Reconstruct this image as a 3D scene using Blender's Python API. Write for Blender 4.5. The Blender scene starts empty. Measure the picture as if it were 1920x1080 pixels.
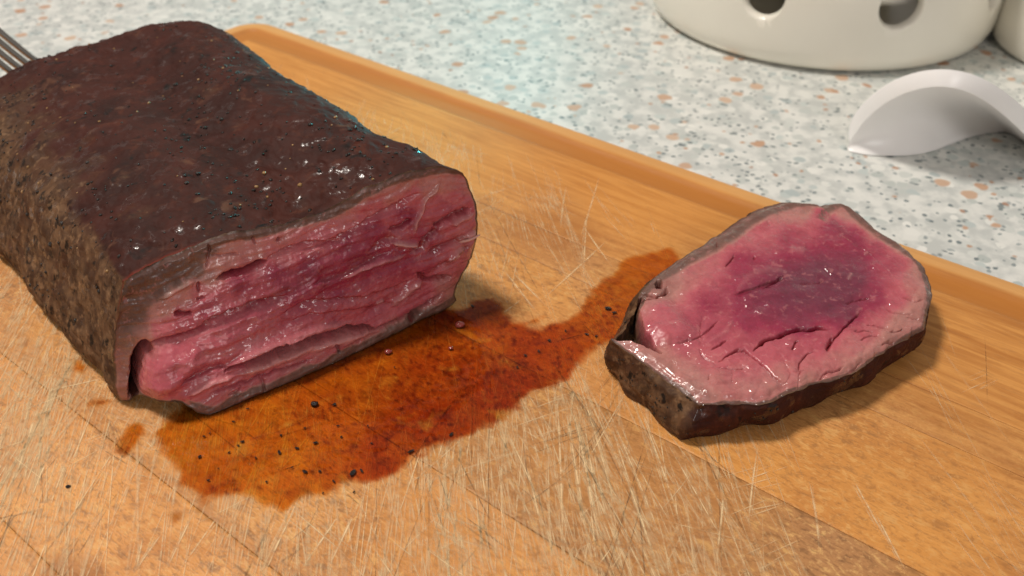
import bpy, math, random
import numpy as np
from mathutils import Vector

random.seed(7)
RNG = np.random.default_rng(11)
scene = bpy.context.scene
COL = scene.collection

# ------------------------------------------------------------------ camera
CAM_H = 0.16
PITCH = math.radians(36.5)
HFOV = math.radians(58.0)
FPX = 960 / math.tan(HFOV / 2)
cam_d = bpy.data.cameras.new('camera')
cam_d.sensor_width = 36
cam_d.lens = 18 / math.tan(HFOV / 2)
cam_d.clip_start = 0.01
cam_d.clip_end = 50
cam_d.dof.use_dof = True
cam_d.dof.focus_distance = 0.220
cam_d.dof.aperture_fstop = 21.0
cam = bpy.data.objects.new('camera', cam_d)
cam.location = (0, 0, CAM_H)
cam.rotation_euler = (math.pi / 2 - PITCH, 0, 0)
COL.objects.link(cam)
scene.camera = cam

# ------------------------------------------------------------------ light
world = bpy.data.worlds.new('World')
scene.world = world
world.use_nodes = True
wb = world.node_tree.nodes['Background']
wb.inputs['Color'].default_value = (1.0, 0.93, 0.86, 1)
wb.inputs['Strength'].default_value = 0.29


def area(name, loc, aim, size, power, color):
    d = bpy.data.lights.new(name, 'AREA')
    d.shape = 'DISK'
    d.size = size
    d.energy = power
    d.color = color
    o = bpy.data.objects.new(name, d)
    o.location = loc
    o.rotation_euler = (Vector(aim) - Vector(loc)).to_track_quat('-Z', 'Y').to_euler()
    COL.objects.link(o)
    return o


area('ceiling_lamp', (-0.50, 0.42, 1.20), (0, 0.22, 0), 0.24, 14, (1.0, 0.93, 0.84))
area('front_fill', (0.28, -0.90, 0.72), (0, 0.22, 0), 0.34, 3.1, (1.0, 0.95, 0.93))  # unseen fill added from the camera side to brighten the cut face
sp = bpy.data.lights.new('teal_spot', 'SPOT')
sp.energy = 2.7
sp.color = (0.12, 0.95, 1.0)
sp.spot_size = math.radians(26)
sp.spot_blend = 0.9
sp.shadow_soft_size = 0.03
so = bpy.data.objects.new('teal_spot', sp)
so.location = (0.02, 1.02, 0.42)
so.rotation_euler = (Vector((-0.065, 0.50, -0.018)) - Vector(so.location)).to_track_quat('-Z', 'Y').to_euler()
COL.objects.link(so)

sp2 = sp.copy(); sp2.energy = 11; sp2.spot_size = math.radians(15)  # second narrow spot, added to put a teal edge on the roast shoulder
so2 = bpy.data.objects.new('teal_spot', sp2); so2.location = (0.16, 0.70, 0.17)
so2.rotation_euler = (Vector((-0.062, 0.275, 0.030)) - Vector(so2.location)).to_track_quat('-Z', 'Y').to_euler()
COL.objects.link(so2)

scene.view_settings.view_transform = 'Standard'
scene.view_settings.look = 'None'
scene.view_settings.exposure = 0.0
scene.view_settings.gamma = 1.0
scene.render.engine = 'CYCLES'
scene.cycles.use_denoising = True
scene.cycles.max_bounces = 8
scene.cycles.transparent_max_bounces = 12
scene.cycles.caustics_reflective = False
scene.cycles.caustics_refractive = False

# ------------------------------------------------------------------ geometry helpers
_c, _s = math.cos(PITCH), math.sin(PITCH)
FW = np.array([0, _c, -_s]); UPV = np.array([0, _s, _c]); RT = np.array([1.0, 0, 0])
CP = np.array([0, 0, CAM_H])


def ray(px):
    px = np.asarray(px, float)
    return FW + RT * ((px[..., 0:1] - 960) / FPX) + UPV * ((540 - px[..., 1:2]) / FPX)


def gz(px, z=0.0):
    """pixel -> point on the horizontal plane at height z"""
    r = ray(px)
    return CP + r * ((z - CAM_H) / r[..., 2:3])


def on_plane(px, p0, n):
    r = ray(px)
    return CP + r * (((p0 - CP) @ n) / (r @ n))[..., None]


def proj(p):
    d = p - CP
    w = d @ FW
    return np.stack([960 + FPX * (d @ RT) / w, 540 - FPX * (d @ UPV) / w], -1)


def _hash(ix, iy, iz, seed):
    h = (ix.astype(np.int64) * 374761393 + iy.astype(np.int64) * 668265263 + iz.astype(np.int64) * 2147483647 + seed * 974711) & 0xFFFFFFFF
    h = ((h ^ (h >> 13)) * 1274126177) & 0xFFFFFFFF
    return ((h ^ (h >> 16)) & 0xFFFF) / 65535.0


def vnoise(p, scale=1.0, seed=0):
    """value noise, -1..1, p (...,2|3)"""
    p = np.asarray(p, float) * scale
    if p.shape[-1] == 2:
        p = np.concatenate([p, np.zeros(p.shape[:-1] + (1,))], -1)
    i = np.floor(p).astype(np.int64)
    f = p - i
    f = f * f * f * (f * (f * 6 - 15) + 10)
    r = 0
    for dx in (0, 1):
        for dy in (0, 1):
            for dz in (0, 1):
                w = (f[..., 0] if dx else 1 - f[..., 0]) * (f[..., 1] if dy else 1 - f[..., 1]) * (f[..., 2] if dz else 1 - f[..., 2])
                r = r + w * _hash(i[..., 0] + dx, i[..., 1] + dy, i[..., 2] + dz, seed)
    return r * 2 - 1


def fbm(p, scale, oct=3, seed=0, gain=0.5):
    r = 0; a = 1.0; t = 0
    for k in range(oct):
        r = r + a * vnoise(p, scale * 2 ** k, seed + 17 * k); t += a; a *= gain
    return r / t


def smooth(x, a, b):
    t = np.clip((x - a) / (b - a), 0, 1)
    return t * t * (3 - 2 * t)


def resample(pts, n):
    pts = np.asarray(pts, float)
    d = np.r_[0, np.cumsum(np.linalg.norm(np.diff(pts, axis=0), axis=1))]
    t = np.linspace(0, d[-1], n)
    return np.stack([np.interp(t, d, pts[:, k]) for k in range(pts.shape[1])], 1)


def chaikin(pts, it=2):
    pts = np.asarray(pts, float)
    for _ in range(it):
        q = [pts[0]]
        for a, b in zip(pts[:-1], pts[1:]):
            q += [a * .75 + b * .25, a * .25 + b * .75]
        q.append(pts[-1]); pts = np.array(q)
    return pts


def polydist(xy, poly):
    """distance to polyline, signed side (+ = below in pixel space), parameter 0..1"""
    poly = np.asarray(poly, float)
    best = np.full(xy.shape[:-1], 1e9); side = np.zeros_like(best); par = np.zeros_like(best)
    seg = np.linalg.norm(np.diff(poly, axis=0), axis=1); cum = np.r_[0, np.cumsum(seg)]
    for k in range(len(poly) - 1):
        a, b = poly[k], poly[k + 1]; ab = b - a; L2 = ab @ ab
        t = np.clip(((xy - a) @ ab) / L2, 0, 1)
        dv = xy - (a + t[..., None] * ab)
        d = np.hypot(dv[..., 0], dv[..., 1])
        m = d < best
        best = np.where(m, d, best)
        cr = ab[0] * dv[..., 1] - ab[1] * dv[..., 0]
        side = np.where(m, np.sign(cr), side)
        par = np.where(m, (cum[k] + t * seg[k]) / cum[-1], par)
    return best, side, par


def inpoly(xy, poly):
    poly = np.asarray(poly, float); x, y = xy[..., 0], xy[..., 1]
    r = np.zeros(x.shape, bool); j = len(poly) - 1
    for i in range(len(poly)):
        xi, yi = poly[i]; xj, yj = poly[j]
        c = ((yi > y) != (yj > y)) & (x < (xj - xi) * (y - yi) / (yj - yi + 1e-12) + xi)
        r ^= c; j = i
    return r


def polysdf(xy, poly):
    d, _, _ = polydist(xy, np.vstack([poly, poly[:1]]))
    return np.where(inpoly(xy, poly), d, -d)


def idw(xy, ctrl, p=3.4):
    num = 0; den = 0
    for x, y, v in ctrl:
        w = 1 / (((xy[..., 0] - x) ** 2 + (xy[..., 1] - y) ** 2 + 60) ** (p / 2))
        num = num + w * v; den = den + w
    return num / den


def mesh_obj(name, verts, faces, mat, parent=None, attrs=None, smooth_shade=True, loc=None):
    me = bpy.data.meshes.new(name)
    verts = np.asarray(verts, np.float32).reshape(-1, 3)
    faces = np.asarray(faces, np.int32) if not isinstance(faces, list) else faces
    if isinstance(faces, list):
        me.from_pydata([tuple(v) for v in verts.tolist()], [], faces)
    else:
        nv, nf, k = len(verts), len(faces), faces.shape[1]
        me.vertices.add(nv); me.vertices.foreach_set('co', verts.ravel())
        me.loops.add(nf * k); me.loops.foreach_set('vertex_index', faces.ravel())
        me.polygons.add(nf)
        me.polygons.foreach_set('loop_start', np.arange(nf, dtype=np.int32) * k)
        me.polygons.foreach_set('loop_total', np.full(nf, k, np.int32))
    me.update(calc_edges=True); me.validate()
    if attrs:
        for n, v in attrs.items():
            v = np.asarray(v, np.float32)
            if v.ndim == 2:
                a = me.attributes.new(n, 'FLOAT_COLOR', 'POINT')
                a.data.foreach_set('color', np.c_[v, np.ones(len(v))].astype(np.float32).ravel())
            else:
                a = me.attributes.new(n, 'FLOAT', 'POINT'); a.data.foreach_set('value', v.ravel())
    if smooth_shade:
        me.polygons.foreach_set('use_smooth', np.ones(len(me.polygons), bool))
    me.materials.append(mat)
    o = bpy.data.objects.new(name, me); COL.objects.link(o)
    if parent is not None:
        o.parent = parent
        o.location = -Vector(parent.location)       # mesh data stays in world coordinates
    if loc is not None:
        o.location = loc
    return o


def grid_faces(nu, nv, wrap=False):
    i, j = np.meshgrid(np.arange(nu if wrap else nu - 1), np.arange(nv - 1), indexing='ij')
    i2 = (i + 1) % nu
    return np.stack([i * nv + j, i2 * nv + j, i2 * nv + j + 1, i * nv + j + 1], -1).reshape(-1, 4)


def tag(o, label, cat, group=None):
    o['label'] = label; o['category'] = cat
    if group: o['group'] = group
    return o


def empty(name, loc):
    o = bpy.data.objects.new(name, None); o.location = loc; o.empty_display_size = 0.01
    COL.objects.link(o); return o


# ------------------------------------------------------------------ node helpers
class NT:
    def __init__(self, name):
        self.m = bpy.data.materials.new(name); self.m.use_nodes = True
        self.t = self.m.node_tree; self.t.nodes.clear()
        self.out = self.n('ShaderNodeOutputMaterial')
        self._co = None

    def n(self, typ, **kw):
        nd = self.t.nodes.new(typ)
        for k, v in kw.items(): setattr(nd, k, v)
        return nd

    def put(self, sock, v):
        if v is None: return
        if isinstance(v, bpy.types.NodeSocket): self.t.links.new(v, sock)
        elif isinstance(v, (tuple, list)) and len(v) == 3 and sock.type == 'RGBA': sock.default_value = (*v, 1)
        else: sock.default_value = v

    def co(self):
        if self._co is None: self._co = self.n('ShaderNodeTexCoord').outputs['Object']
        return self._co

    def mapping(self, scale=(1, 1, 1), rot=(0, 0, 0), vec=None):
        m = self.n('ShaderNodeMapping'); self.put(m.inputs['Vector'], vec or self.co())
        m.inputs['Scale'].default_value = scale; m.inputs['Rotation'].default_value = rot
        return m.outputs[0]

    def noise(self, scale, detail=4, rough=0.55, dist=0.0, vec=None, color=False):
        n = self.n('ShaderNodeTexNoise'); self.put(n.inputs['Vector'], vec or self.co())
        n.inputs['Scale'].default_value = scale; n.inputs['Detail'].default_value = detail
        n.inputs['Roughness'].default_value = rough; n.inputs['Distortion'].default_value = dist
        return n.outputs['Color' if color else 'Fac']

    def vor(self, scale, vec=None, feature='F1', rnd=1.0):
        n = self.n('ShaderNodeTexVoronoi', feature=feature); self.put(n.inputs['Vector'], vec or self.co())
        n.inputs['Scale'].default_value = scale; n.inputs['Randomness'].default_value = rnd
        return n

    def math(self, op, a, b=None, clamp=False):
        n = self.n('ShaderNodeMath', operation=op, use_clamp=clamp)
        self.put(n.inputs[0], a)
        if b is not None: self.put(n.inputs[1], b)
        return n.outputs[0]

    def ramp(self, x, a, b, lo=0.0, hi=1.0):
        n = self.n('ShaderNodeMapRange', interpolation_type='SMOOTHSTEP')
        self.put(n.inputs[0], x)
        for k, v in zip((1, 2, 3, 4), (a, b, lo, hi)): n.inputs[k].default_value = v
        return n.outputs[0]

    def mix(self, f, a, b, mode='MIX'):
        n = self.n('ShaderNodeMix', data_type='RGBA', blend_type=mode)
        self.put(n.inputs[0], f); self.put(n.inputs[6], a); self.put(n.inputs[7], b)
        return n.outputs[2]

    def attr(self, name, color=False):
        n = self.n('ShaderNodeAttribute', attribute_name=name)
        return n.outputs['Color' if color else 'Fac']

    def cramp(self, x, stops):
        n = self.n('ShaderNodeValToRGB'); self.put(n.inputs[0], x)
        e = n.color_ramp.elements
        while len(e) < len(stops): e.new(0.5)
        for k, (p, c) in enumerate(stops): e[k].position = p; e[k].color = (*c, 1)
        return n.outputs[0]

    def bump(self, h, strength=0.5, dist=0.001, normal=None):
        n = self.n('ShaderNodeBump'); self.put(n.inputs['Height'], h)
        n.inputs['Strength'].default_value = strength; n.inputs['Distance'].default_value = dist
        if normal is not None: self.put(n.inputs['Normal'], normal)
        return n.outputs[0]

    def bsdf(self, color, rough=0.5, normal=None, **kw):
        b = self.n('ShaderNodeBsdfPrincipled')
        self.put(b.inputs['Base Color'], color); self.put(b.inputs['Roughness'], rough)
        if normal is not None: self.put(b.inputs['Normal'], normal)
        for k, v in kw.items(): self.put(b.inputs[k.replace('_', ' ')], v)
        return b.outputs[0]

    def done(self, sh):
        self.t.links.new(sh, self.out.inputs['Surface']); return self.m


# ------------------------------------------------------------------ materials
def mat_counter():
    k = NT('terrazzo_laminate')
    warp = k.n('ShaderNodeVectorMath', operation='MULTIPLY_ADD')
    k.put(warp.inputs[0], k.noise(160, 2, color=True)); warp.inputs[1].default_value = (0.0035,) * 3; k.put(warp.inputs[2], k.co())
    v = warp.outputs[0]
    base = k.mix(k.ramp(k.noise(120, 4), .38, .62), (.53, .55, .53), (.73, .735, .70))

    def chips(base, scale, sel, colA, colB, size, seed):
        sv = k.mapping((1, 1, 1), (0, 0, seed), v)
        n = k.vor(scale, sv)
        sep = k.n('ShaderNodeSeparateColor'); k.put(sep.inputs[0], n.outputs['Color'])
        pick = k.math('GREATER_THAN', sep.outputs[0], 1 - sel)
        sz = k.math('MULTIPLY', sep.outputs[2], size)
        ins = k.ramp(k.math('SUBTRACT', n.outputs['Distance'], k.math('ADD', sz, size * .35)), -0.05, 0.05, 1, 0)
        c = k.mix(sep.outputs[1], colA, colB)
        return k.mix(k.math('MULTIPLY', pick, ins), base, c)
    c = chips(base, 200, .6, (.79, .79, .75), (.46, .50, .48), .42, .3)
    c = chips(c, 155, .20, (.42, .48, .48), (.55, .60, .58), .42, 1.1)
    c = chips(c, 340, .42, (.13, .17, .18), (.36, .40, .40), .34, 2.2)
    c = chips(c, 215, .15, (.14, .18, .19), (.25, .28, .28), .26, .8)
    c = chips(c, 125, .20, (.50, .28, .17), (.62, .46, .34), .30, 1.7)
    c = chips(c, 165, .16, (.38, .22, .15), (.56, .36, .24), .26, 2.9)
    return k.done(k.bsdf(c, .38))


def mat_wood(tone, grey, seed):
    k = NT('beech_wood')
    R = (0, 0, -BOARD_ANG)
    off = k.n('ShaderNodeVectorMath', operation='ADD'); k.put(off.inputs[0], k.mapping((1, 1, 1), R)); off.inputs[1].default_value = (seed * 1.37, seed * .71, 0)
    p = off.outputs[0]
    long = k.mapping((1, 14, 14), (0, 0, 0), p)
    g1 = k.noise(26, 5, .6, .6, long)
    g2 = k.noise(150, 3, .6, 0, k.mapping((1, 7, 7), (0, 0, 0), p))
    fl = k.noise(520, 2, .5, 0, k.mapping((1, 3.2, 3.2), (0, 0, 0), p))
    blot = k.noise(34, 4, .6, .3, p)
    a = tuple(x * tone for x in (.67, .300, .076)); b = tuple(x * tone for x in (.47, .178, .036))
    c = k.mix(k.ramp(g1, .33, .68), a, b)
    c = k.mix(k.math('MULTIPLY', k.ramp(g2, .5, .72), .35), c, tuple(x * tone for x in (.34, .15, .05)))
    # knife-worn, dried-out middle of the board
    wear = k.math('MULTIPLY', k.attr('wear'), 1.0)
    worn = k.mix(k.ramp(blot, .36, .64), tuple(x * tone for x in (.71, .330, .092)), tuple(x * tone for x in (.50, .200, .055)))
    patch = k.ramp(k.noise(17, 3, .55, .4, p), .42, .62)
    worn = k.mix(k.math('MULTIPLY', patch, .85), worn, tuple(x * tone for x in (.56, .275, .115)))
    mott = k.noise(330, 5, .68, .5, k.mapping((.75, 1.25, 1), (0, 0, .5), p))
    worn = k.mix(k.math('MULTIPLY', k.ramp(mott, .50, .66), .85), worn, tuple(x * tone for x in (.235, .115, .052)))
    worn = k.mix(k.math('MULTIPLY', k.ramp(mott, .47, .36), .75), worn, (.76, .455, .17))
    worn = k.mix(k.math('MULTIPLY', k.ramp(fl, .52, .68), .5), worn, (.20, .095, .040))
    worn = k.mix(k.math('MULTIPLY', k.ramp(k.noise(900, 2, .5), .56, .7), .45), worn, (.76, .46, .19))
    c = k.mix(wear, c, k.mix(grey, k.mix(.5, c, worn), worn))
    c = k.mix(k.math('MULTIPLY', k.ramp(k.noise(11, 3, .5, .3, p), .45, .65), .5), c, k.mix(.55, c, tuple(x * tone for x in (.74, .300, .050))))
    # dark ray flecks
    c = k.mix(k.math('MULTIPLY', k.ramp(k.noise(300, 2, .5, 0, k.mapping((1, 12, 12), (0, 0, .05), p)), .66, .74), .5), c, (.22, .09, .03))
    # oil and old stains
    c = k.mix(k.math('MULTIPLY', k.attr('stain'), k.ramp(blot, .3, .6, .45, 1)), c, (.36, .13, .03))
    c = k.mix(k.math('MULTIPLY', k.attr('edge'), .5), c, (.20, .09, .03))
    c = k.mix(k.math('MULTIPLY', k.attr('groove'), .85), c, (.46, .165, .026))
    c = k.mix(k.math('MULTIPLY', k.attr('rim'), .6), c, (.70, .385, .140))
    h = k.math('ADD', k.math('MULTIPLY', g2, .5), k.math('MULTIPLY', fl, k.math('MULTIPLY', wear, 1.2)))
    h = k.math('ADD', h, k.math('MULTIPLY', k.noise(420, 4, .6), .6))
    return k.done(k.bsdf(c, k.ramp(blot, .3, .7, .42, .6), k.bump(h, .35, .0004), Specular_IOR_Level=.35))


def mat_marks(col, hi):
    k = NT('knife_mark_fibres')
    br = k.ramp(k.noise(300, 3, .65), .34, .60, .2, 1)
    a = k.math('MULTIPLY', k.attr('fade'), br)
    c = k.mix(k.noise(90, 2), col, hi)
    c = k.mix(k.math('MULTIPLY', k.attr('cut_shade'), .35), c, (.25, .12, .045))  # shade painted along one side so the marks look incised
    m = k.n('ShaderNodeMixShader'); k.put(m.inputs[0], a)
    k.put(m.inputs[1], k.n('ShaderNodeBsdfTransparent').outputs[0]); k.put(m.inputs[2], k.bsdf(c, .7))
    return k.done(m.outputs[0])


def mat_crust(slice_=False):
    k = NT('seared_crust')
    st = k.mapping((1, 1, 1))
    big = k.noise(60, 5, .6, .5, st)
    mid = k.noise(190, 4, .6, .4, st)
    fine = k.noise(450, 2, .6, 0, st)
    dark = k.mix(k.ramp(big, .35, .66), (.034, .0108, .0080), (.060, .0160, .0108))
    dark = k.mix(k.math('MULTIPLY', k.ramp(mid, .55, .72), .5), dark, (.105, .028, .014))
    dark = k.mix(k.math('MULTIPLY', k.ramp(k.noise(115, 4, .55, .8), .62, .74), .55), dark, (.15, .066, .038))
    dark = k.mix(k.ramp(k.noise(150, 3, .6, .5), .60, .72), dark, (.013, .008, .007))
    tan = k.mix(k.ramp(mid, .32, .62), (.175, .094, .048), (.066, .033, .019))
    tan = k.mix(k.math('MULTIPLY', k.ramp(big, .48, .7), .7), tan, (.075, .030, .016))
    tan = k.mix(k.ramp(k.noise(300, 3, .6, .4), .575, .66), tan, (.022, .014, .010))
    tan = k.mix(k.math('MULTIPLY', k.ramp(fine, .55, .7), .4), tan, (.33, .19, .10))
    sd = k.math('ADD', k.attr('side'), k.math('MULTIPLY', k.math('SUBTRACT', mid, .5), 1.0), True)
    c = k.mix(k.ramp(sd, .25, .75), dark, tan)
    c = k.mix(k.math('MULTIPLY', k.attr('redge'), .85), c, (.16, .022, .012))
    h = k.math('ADD', k.math('MULTIPLY', mid, 1.4), k.math('MULTIPLY', fine, .4))
    nrm = k.bump(h, .5, .0006)
    wet = k.ramp(k.noise(200, 3, .6, .3), .56, .66)
    rough = k.ramp(wet, 0, 1, .62, .20)
    return k.done(k.bsdf(c, rough, nrm, Specular_IOR_Level=k.ramp(wet, 0, 1, .12, .40)))


def mat_meat():
    k = NT('rare_beef')
    d = k.attr('done'); f = k.attr('fibre'); pale = k.attr('pale'); cr = k.attr('crustness')
    dd = k.math('ADD', d, k.math('MULTIPLY', k.math('SUBTRACT', k.noise(240, 4, .6, .4), .5), .13))
    c = k.cramp(dd, [(.04, (.175, .031, .058)), (.27, (.305, .030, .068)), (.48, (.490, .108, .132)), (.64, (.470, .195, .170)), (.80, (.200, .096, .074)), (1.0, (.085, .038, .026))])
    c = k.mix(k.math('MULTIPLY', k.ramp(f, .1, .8), k.ramp(d, .45, .85, .36, .10)), c, (.57, .19, .20))
    c = k.mix(k.math('MULTIPLY', k.ramp(f, -.15, -.8), .45), c, (.150, .012, .018))
    c = k.mix(k.math('MULTIPLY', pale, .8), c, (.66, .36, .33))
    c = k.mix(k.math('MULTIPLY', k.attr('blood'), .9), c, (.20, .010, .014))
    c = k.mix(k.math('MULTIPLY', k.ramp(k.noise(360, 3, .6, .6), .42, .68), .32), c, k.mix(1.0, c, (.60, .42, .46), 'MULTIPLY'))
    c = k.mix(k.math('MULTIPLY', k.ramp(k.noise(520, 3, .6, .4), .56, .70), .28), c, (.66, .26, .25))
    crust = k.mix(k.ramp(k.noise(320, 4, .6), .4, .62), (.150, .080, .036), (.040, .022, .013))
    c = k.mix(cr, c, crust)
    h = k.noise(300, 2, .5, .3)
    nrm = k.bump(h, .6, .0007)
    rough = k.math('ADD', k.ramp(k.noise(170, 3, .6), .35, .65, .14, .40), k.math('MULTIPLY', k.ramp(d, .5, .95), .15))
    return k.done(k.bsdf(c, rough, nrm, Subsurface_Weight=.12, Subsurface_Radius=(1.0, .28, .2), Subsurface_Scale=.0016,
                         Specular_IOR_Level=.45, Coat_Weight=k.ramp(k.noise(95, 3, .6), .48, .64, .12, .9), Coat_Roughness=.10, Coat_Normal=k.bump(k.math('ADD', k.math('MULTIPLY', h, .6), k.math('MULTIPLY', k.noise(130, 1.5, .5, .4), 1.2)), 1.0, .0022)))


def mat_juice():
    k = NT('meat_juice_film')
    n1 = k.noise(95, 4, .6, .5); n2 = k.noise(420, 3, .6)
    red = k.math('ADD', k.attr('red'), k.math('MULTIPLY', k.math('SUBTRACT', n1, .5), 1.1), True)
    tint = k.mix(red, (.97, .68, .25), (.74, .31, .17))
    tint = k.mix(k.math('MULTIPLY', k.ramp(k.noise(210, 5, .7, .4), .50, .66), k.ramp(red, 0, .7, .18, .7)), tint, (.46, .17, .13))
    tint = k.mix(k.math('MULTIPLY', k.ramp(k.noise(620, 3, .6, .3), .56, .70), k.ramp(red, .0, .6, .25, .7)), tint, (.36, .14, .12))
    tint = k.mix(k.math('MULTIPLY', k.ramp(n1, .54, .70), .75), tint, (1.0, .82, .40))
    tint = k.mix(k.attr('film'), (1, 1, 1), tint)
    tr = k.n('ShaderNodeBsdfTransparent'); k.put(tr.inputs[0], tint)
    gl = k.n('ShaderNodeBsdfGlossy'); gl.inputs['Roughness'].default_value = .08
    nrm = k.bump(k.math('ADD', k.noise(120, 2, .5), k.math('MULTIPLY', k.noise(300, 2, .5), .45)), .8, .0010)
    k.put(gl.inputs['Normal'], nrm)
    fr = k.n('ShaderNodeFresnel'); fr.inputs[0].default_value = 1.38; k.put(fr.inputs['Normal'], nrm)
    m = k.n('ShaderNodeMixShader'); k.put(m.inputs[0], k.math('MULTIPLY', fr.outputs[0], k.math('MULTIPLY', k.attr('film'), .8)))
    k.put(m.inputs[1], tr.outputs[0]); k.put(m.inputs[2], gl.outputs[0])
    return k.done(m.outputs[0])


def mat_plain(name, col, rough, var=.06, scale=60, bump=.0, **kw):
    k = NT(name)
    c = k.mix(k.noise(scale, 4), tuple(x * (1 - var) for x in col), tuple(min(1, x * (1 + var)) for x in col))
    nrm = k.bump(k.noise(scale * 6, 3), bump, .0004) if bump else None
    return k.done(k.bsdf(c, rough, nrm, **kw))


M_cream = mat_plain('cream_glaze', (.86, .82, .72), .22, .04, 40, .05, Coat_Weight=.3)
M_white = mat_plain('white_plastic', (.94, .93, .925), .30, .02, 40, .03)
M_steel = mat_plain('brushed_steel', (.40, .38, .35), .25, .08, 300, .1, Metallic=1.0)
M_pepper = mat_plain('black_pepper', (.018, .011, .008), .35, .5, 700, .6)
M_drop = mat_plain('juice_drop', (.30, .05, .04), .12, .3, 400, .0, Coat_Weight=.6)
M_fibre = mat_plain('meat_fibre', (.66, .36, .31), .30, .15, 500, .2, Coat_Weight=.3)
M_meat = mat_meat()
M_crust = mat_crust()
M_juice = mat_juice()

# ------------------------------------------------------------------ counter and board
TH = 0.018
c0 = mesh_obj('countertop', [(-.9, -.5, -TH), (.9, -.5, -TH), (.9, 1.3, -TH), (-.9, 1.3, -TH), (-.9, -.5, -TH - .03), (.9, -.5, -TH - .03), (.9, 1.3, -TH - .03), (-.9, 1.3, -TH - .03)],
              [(0, 1, 2, 3), (7, 6, 5, 4), (0, 4, 5, 1), (1, 5, 6, 2), (2, 6, 7, 3), (3, 7, 4, 0)], mat_counter(), smooth_shade=False)
c0['kind'] = 'structure'

BO = gz(np.array([490., 46.]))[:2]
BD = np.array([0.7846, -0.6199]); BN = np.array([-0.6199, -0.7846])
BOARD_ANG = math.atan2(BD[1], BD[0])
BU0, BU1, BV0, BV1, BR = -0.010, 0.44, -0.0045, 0.306, 0.014


def b2w(u, v):
    return BO[0] + BD[0] * u + BN[0] * v, BO[1] + BD[1] * u + BN[1] * v


def w2b(x, y):
    dx, dy = x - BO[0], y - BO[1]
    return dx * BD[0] + dy * BD[1], dx * BN[0] + dy * BN[1]


board = empty('cutting_board', (*b2w((BU0 + BU1) / 2, (BV0 + BV1) / 2), -TH))
tag(board, 'worn light wooden cutting board covered in knife marks under the meat', 'cutting board')
SEAMS = [BV0, .0600, .0755, .1160, .1570, .1980, .2262, .2680, BV1]
TONES = [.98, .94, 1.0, .80, .98, 1.10, 1.08, 1.10]
GREYS = [.3, .35, .6, 1.0, .85, .9, .9, .6]
STAINS_PX = [((1060, 440), 110, .55), ((890, 395), 60, .4), ((1240, 930), 170, .18), ((140, 1075), 75, .9), ((330, 968), 16, .9), ((20, 880), 60, .35), ((980, 420), 50, .5)]


def board_sdf(u, v):
    cu, cv = (BU0 + BU1) / 2, (BV0 + BV1) / 2
    qx = np.abs(u - cu) - ((BU1 - BU0) / 2 - BR); qy = np.abs(v - cv) - ((BV1 - BV0) / 2 - BR)
    return -(np.hypot(np.maximum(qx, 0), np.maximum(qy, 0)) + np.minimum(np.maximum(qx, qy), 0) - BR)


def board_attrs(x, y):
    u, v = w2b(x, y)
    p2 = np.stack([x, y], -1)
    e = board_sdf(u, v)
    n = fbm(p2, 28, 3, 5)
    wear = smooth(v + .012 * n, .028, .075) * (1 - .55 * smooth(u - v * .55 + .02 * n, .265, .325)) * smooth(e, .018, .04)
    wear = np.clip(wear * (.8 + .5 * n), 0, 1)
    st = np.zeros_like(x)
    px = proj(np.stack([x, y, np.zeros_like(x)], -1))
    for (cx, cy), r, a in STAINS_PX:
        d = np.hypot(px[..., 0] - cx, (px[..., 1] - cy) * 1.5)
        st = np.maximum(st, a * (1 - smooth(d + r * .5 * n, r * .35, r)))
    g = smooth(e, .0075, .010) * (1 - smooth(e, .0185, .021))
    return wear, st, g


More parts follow.
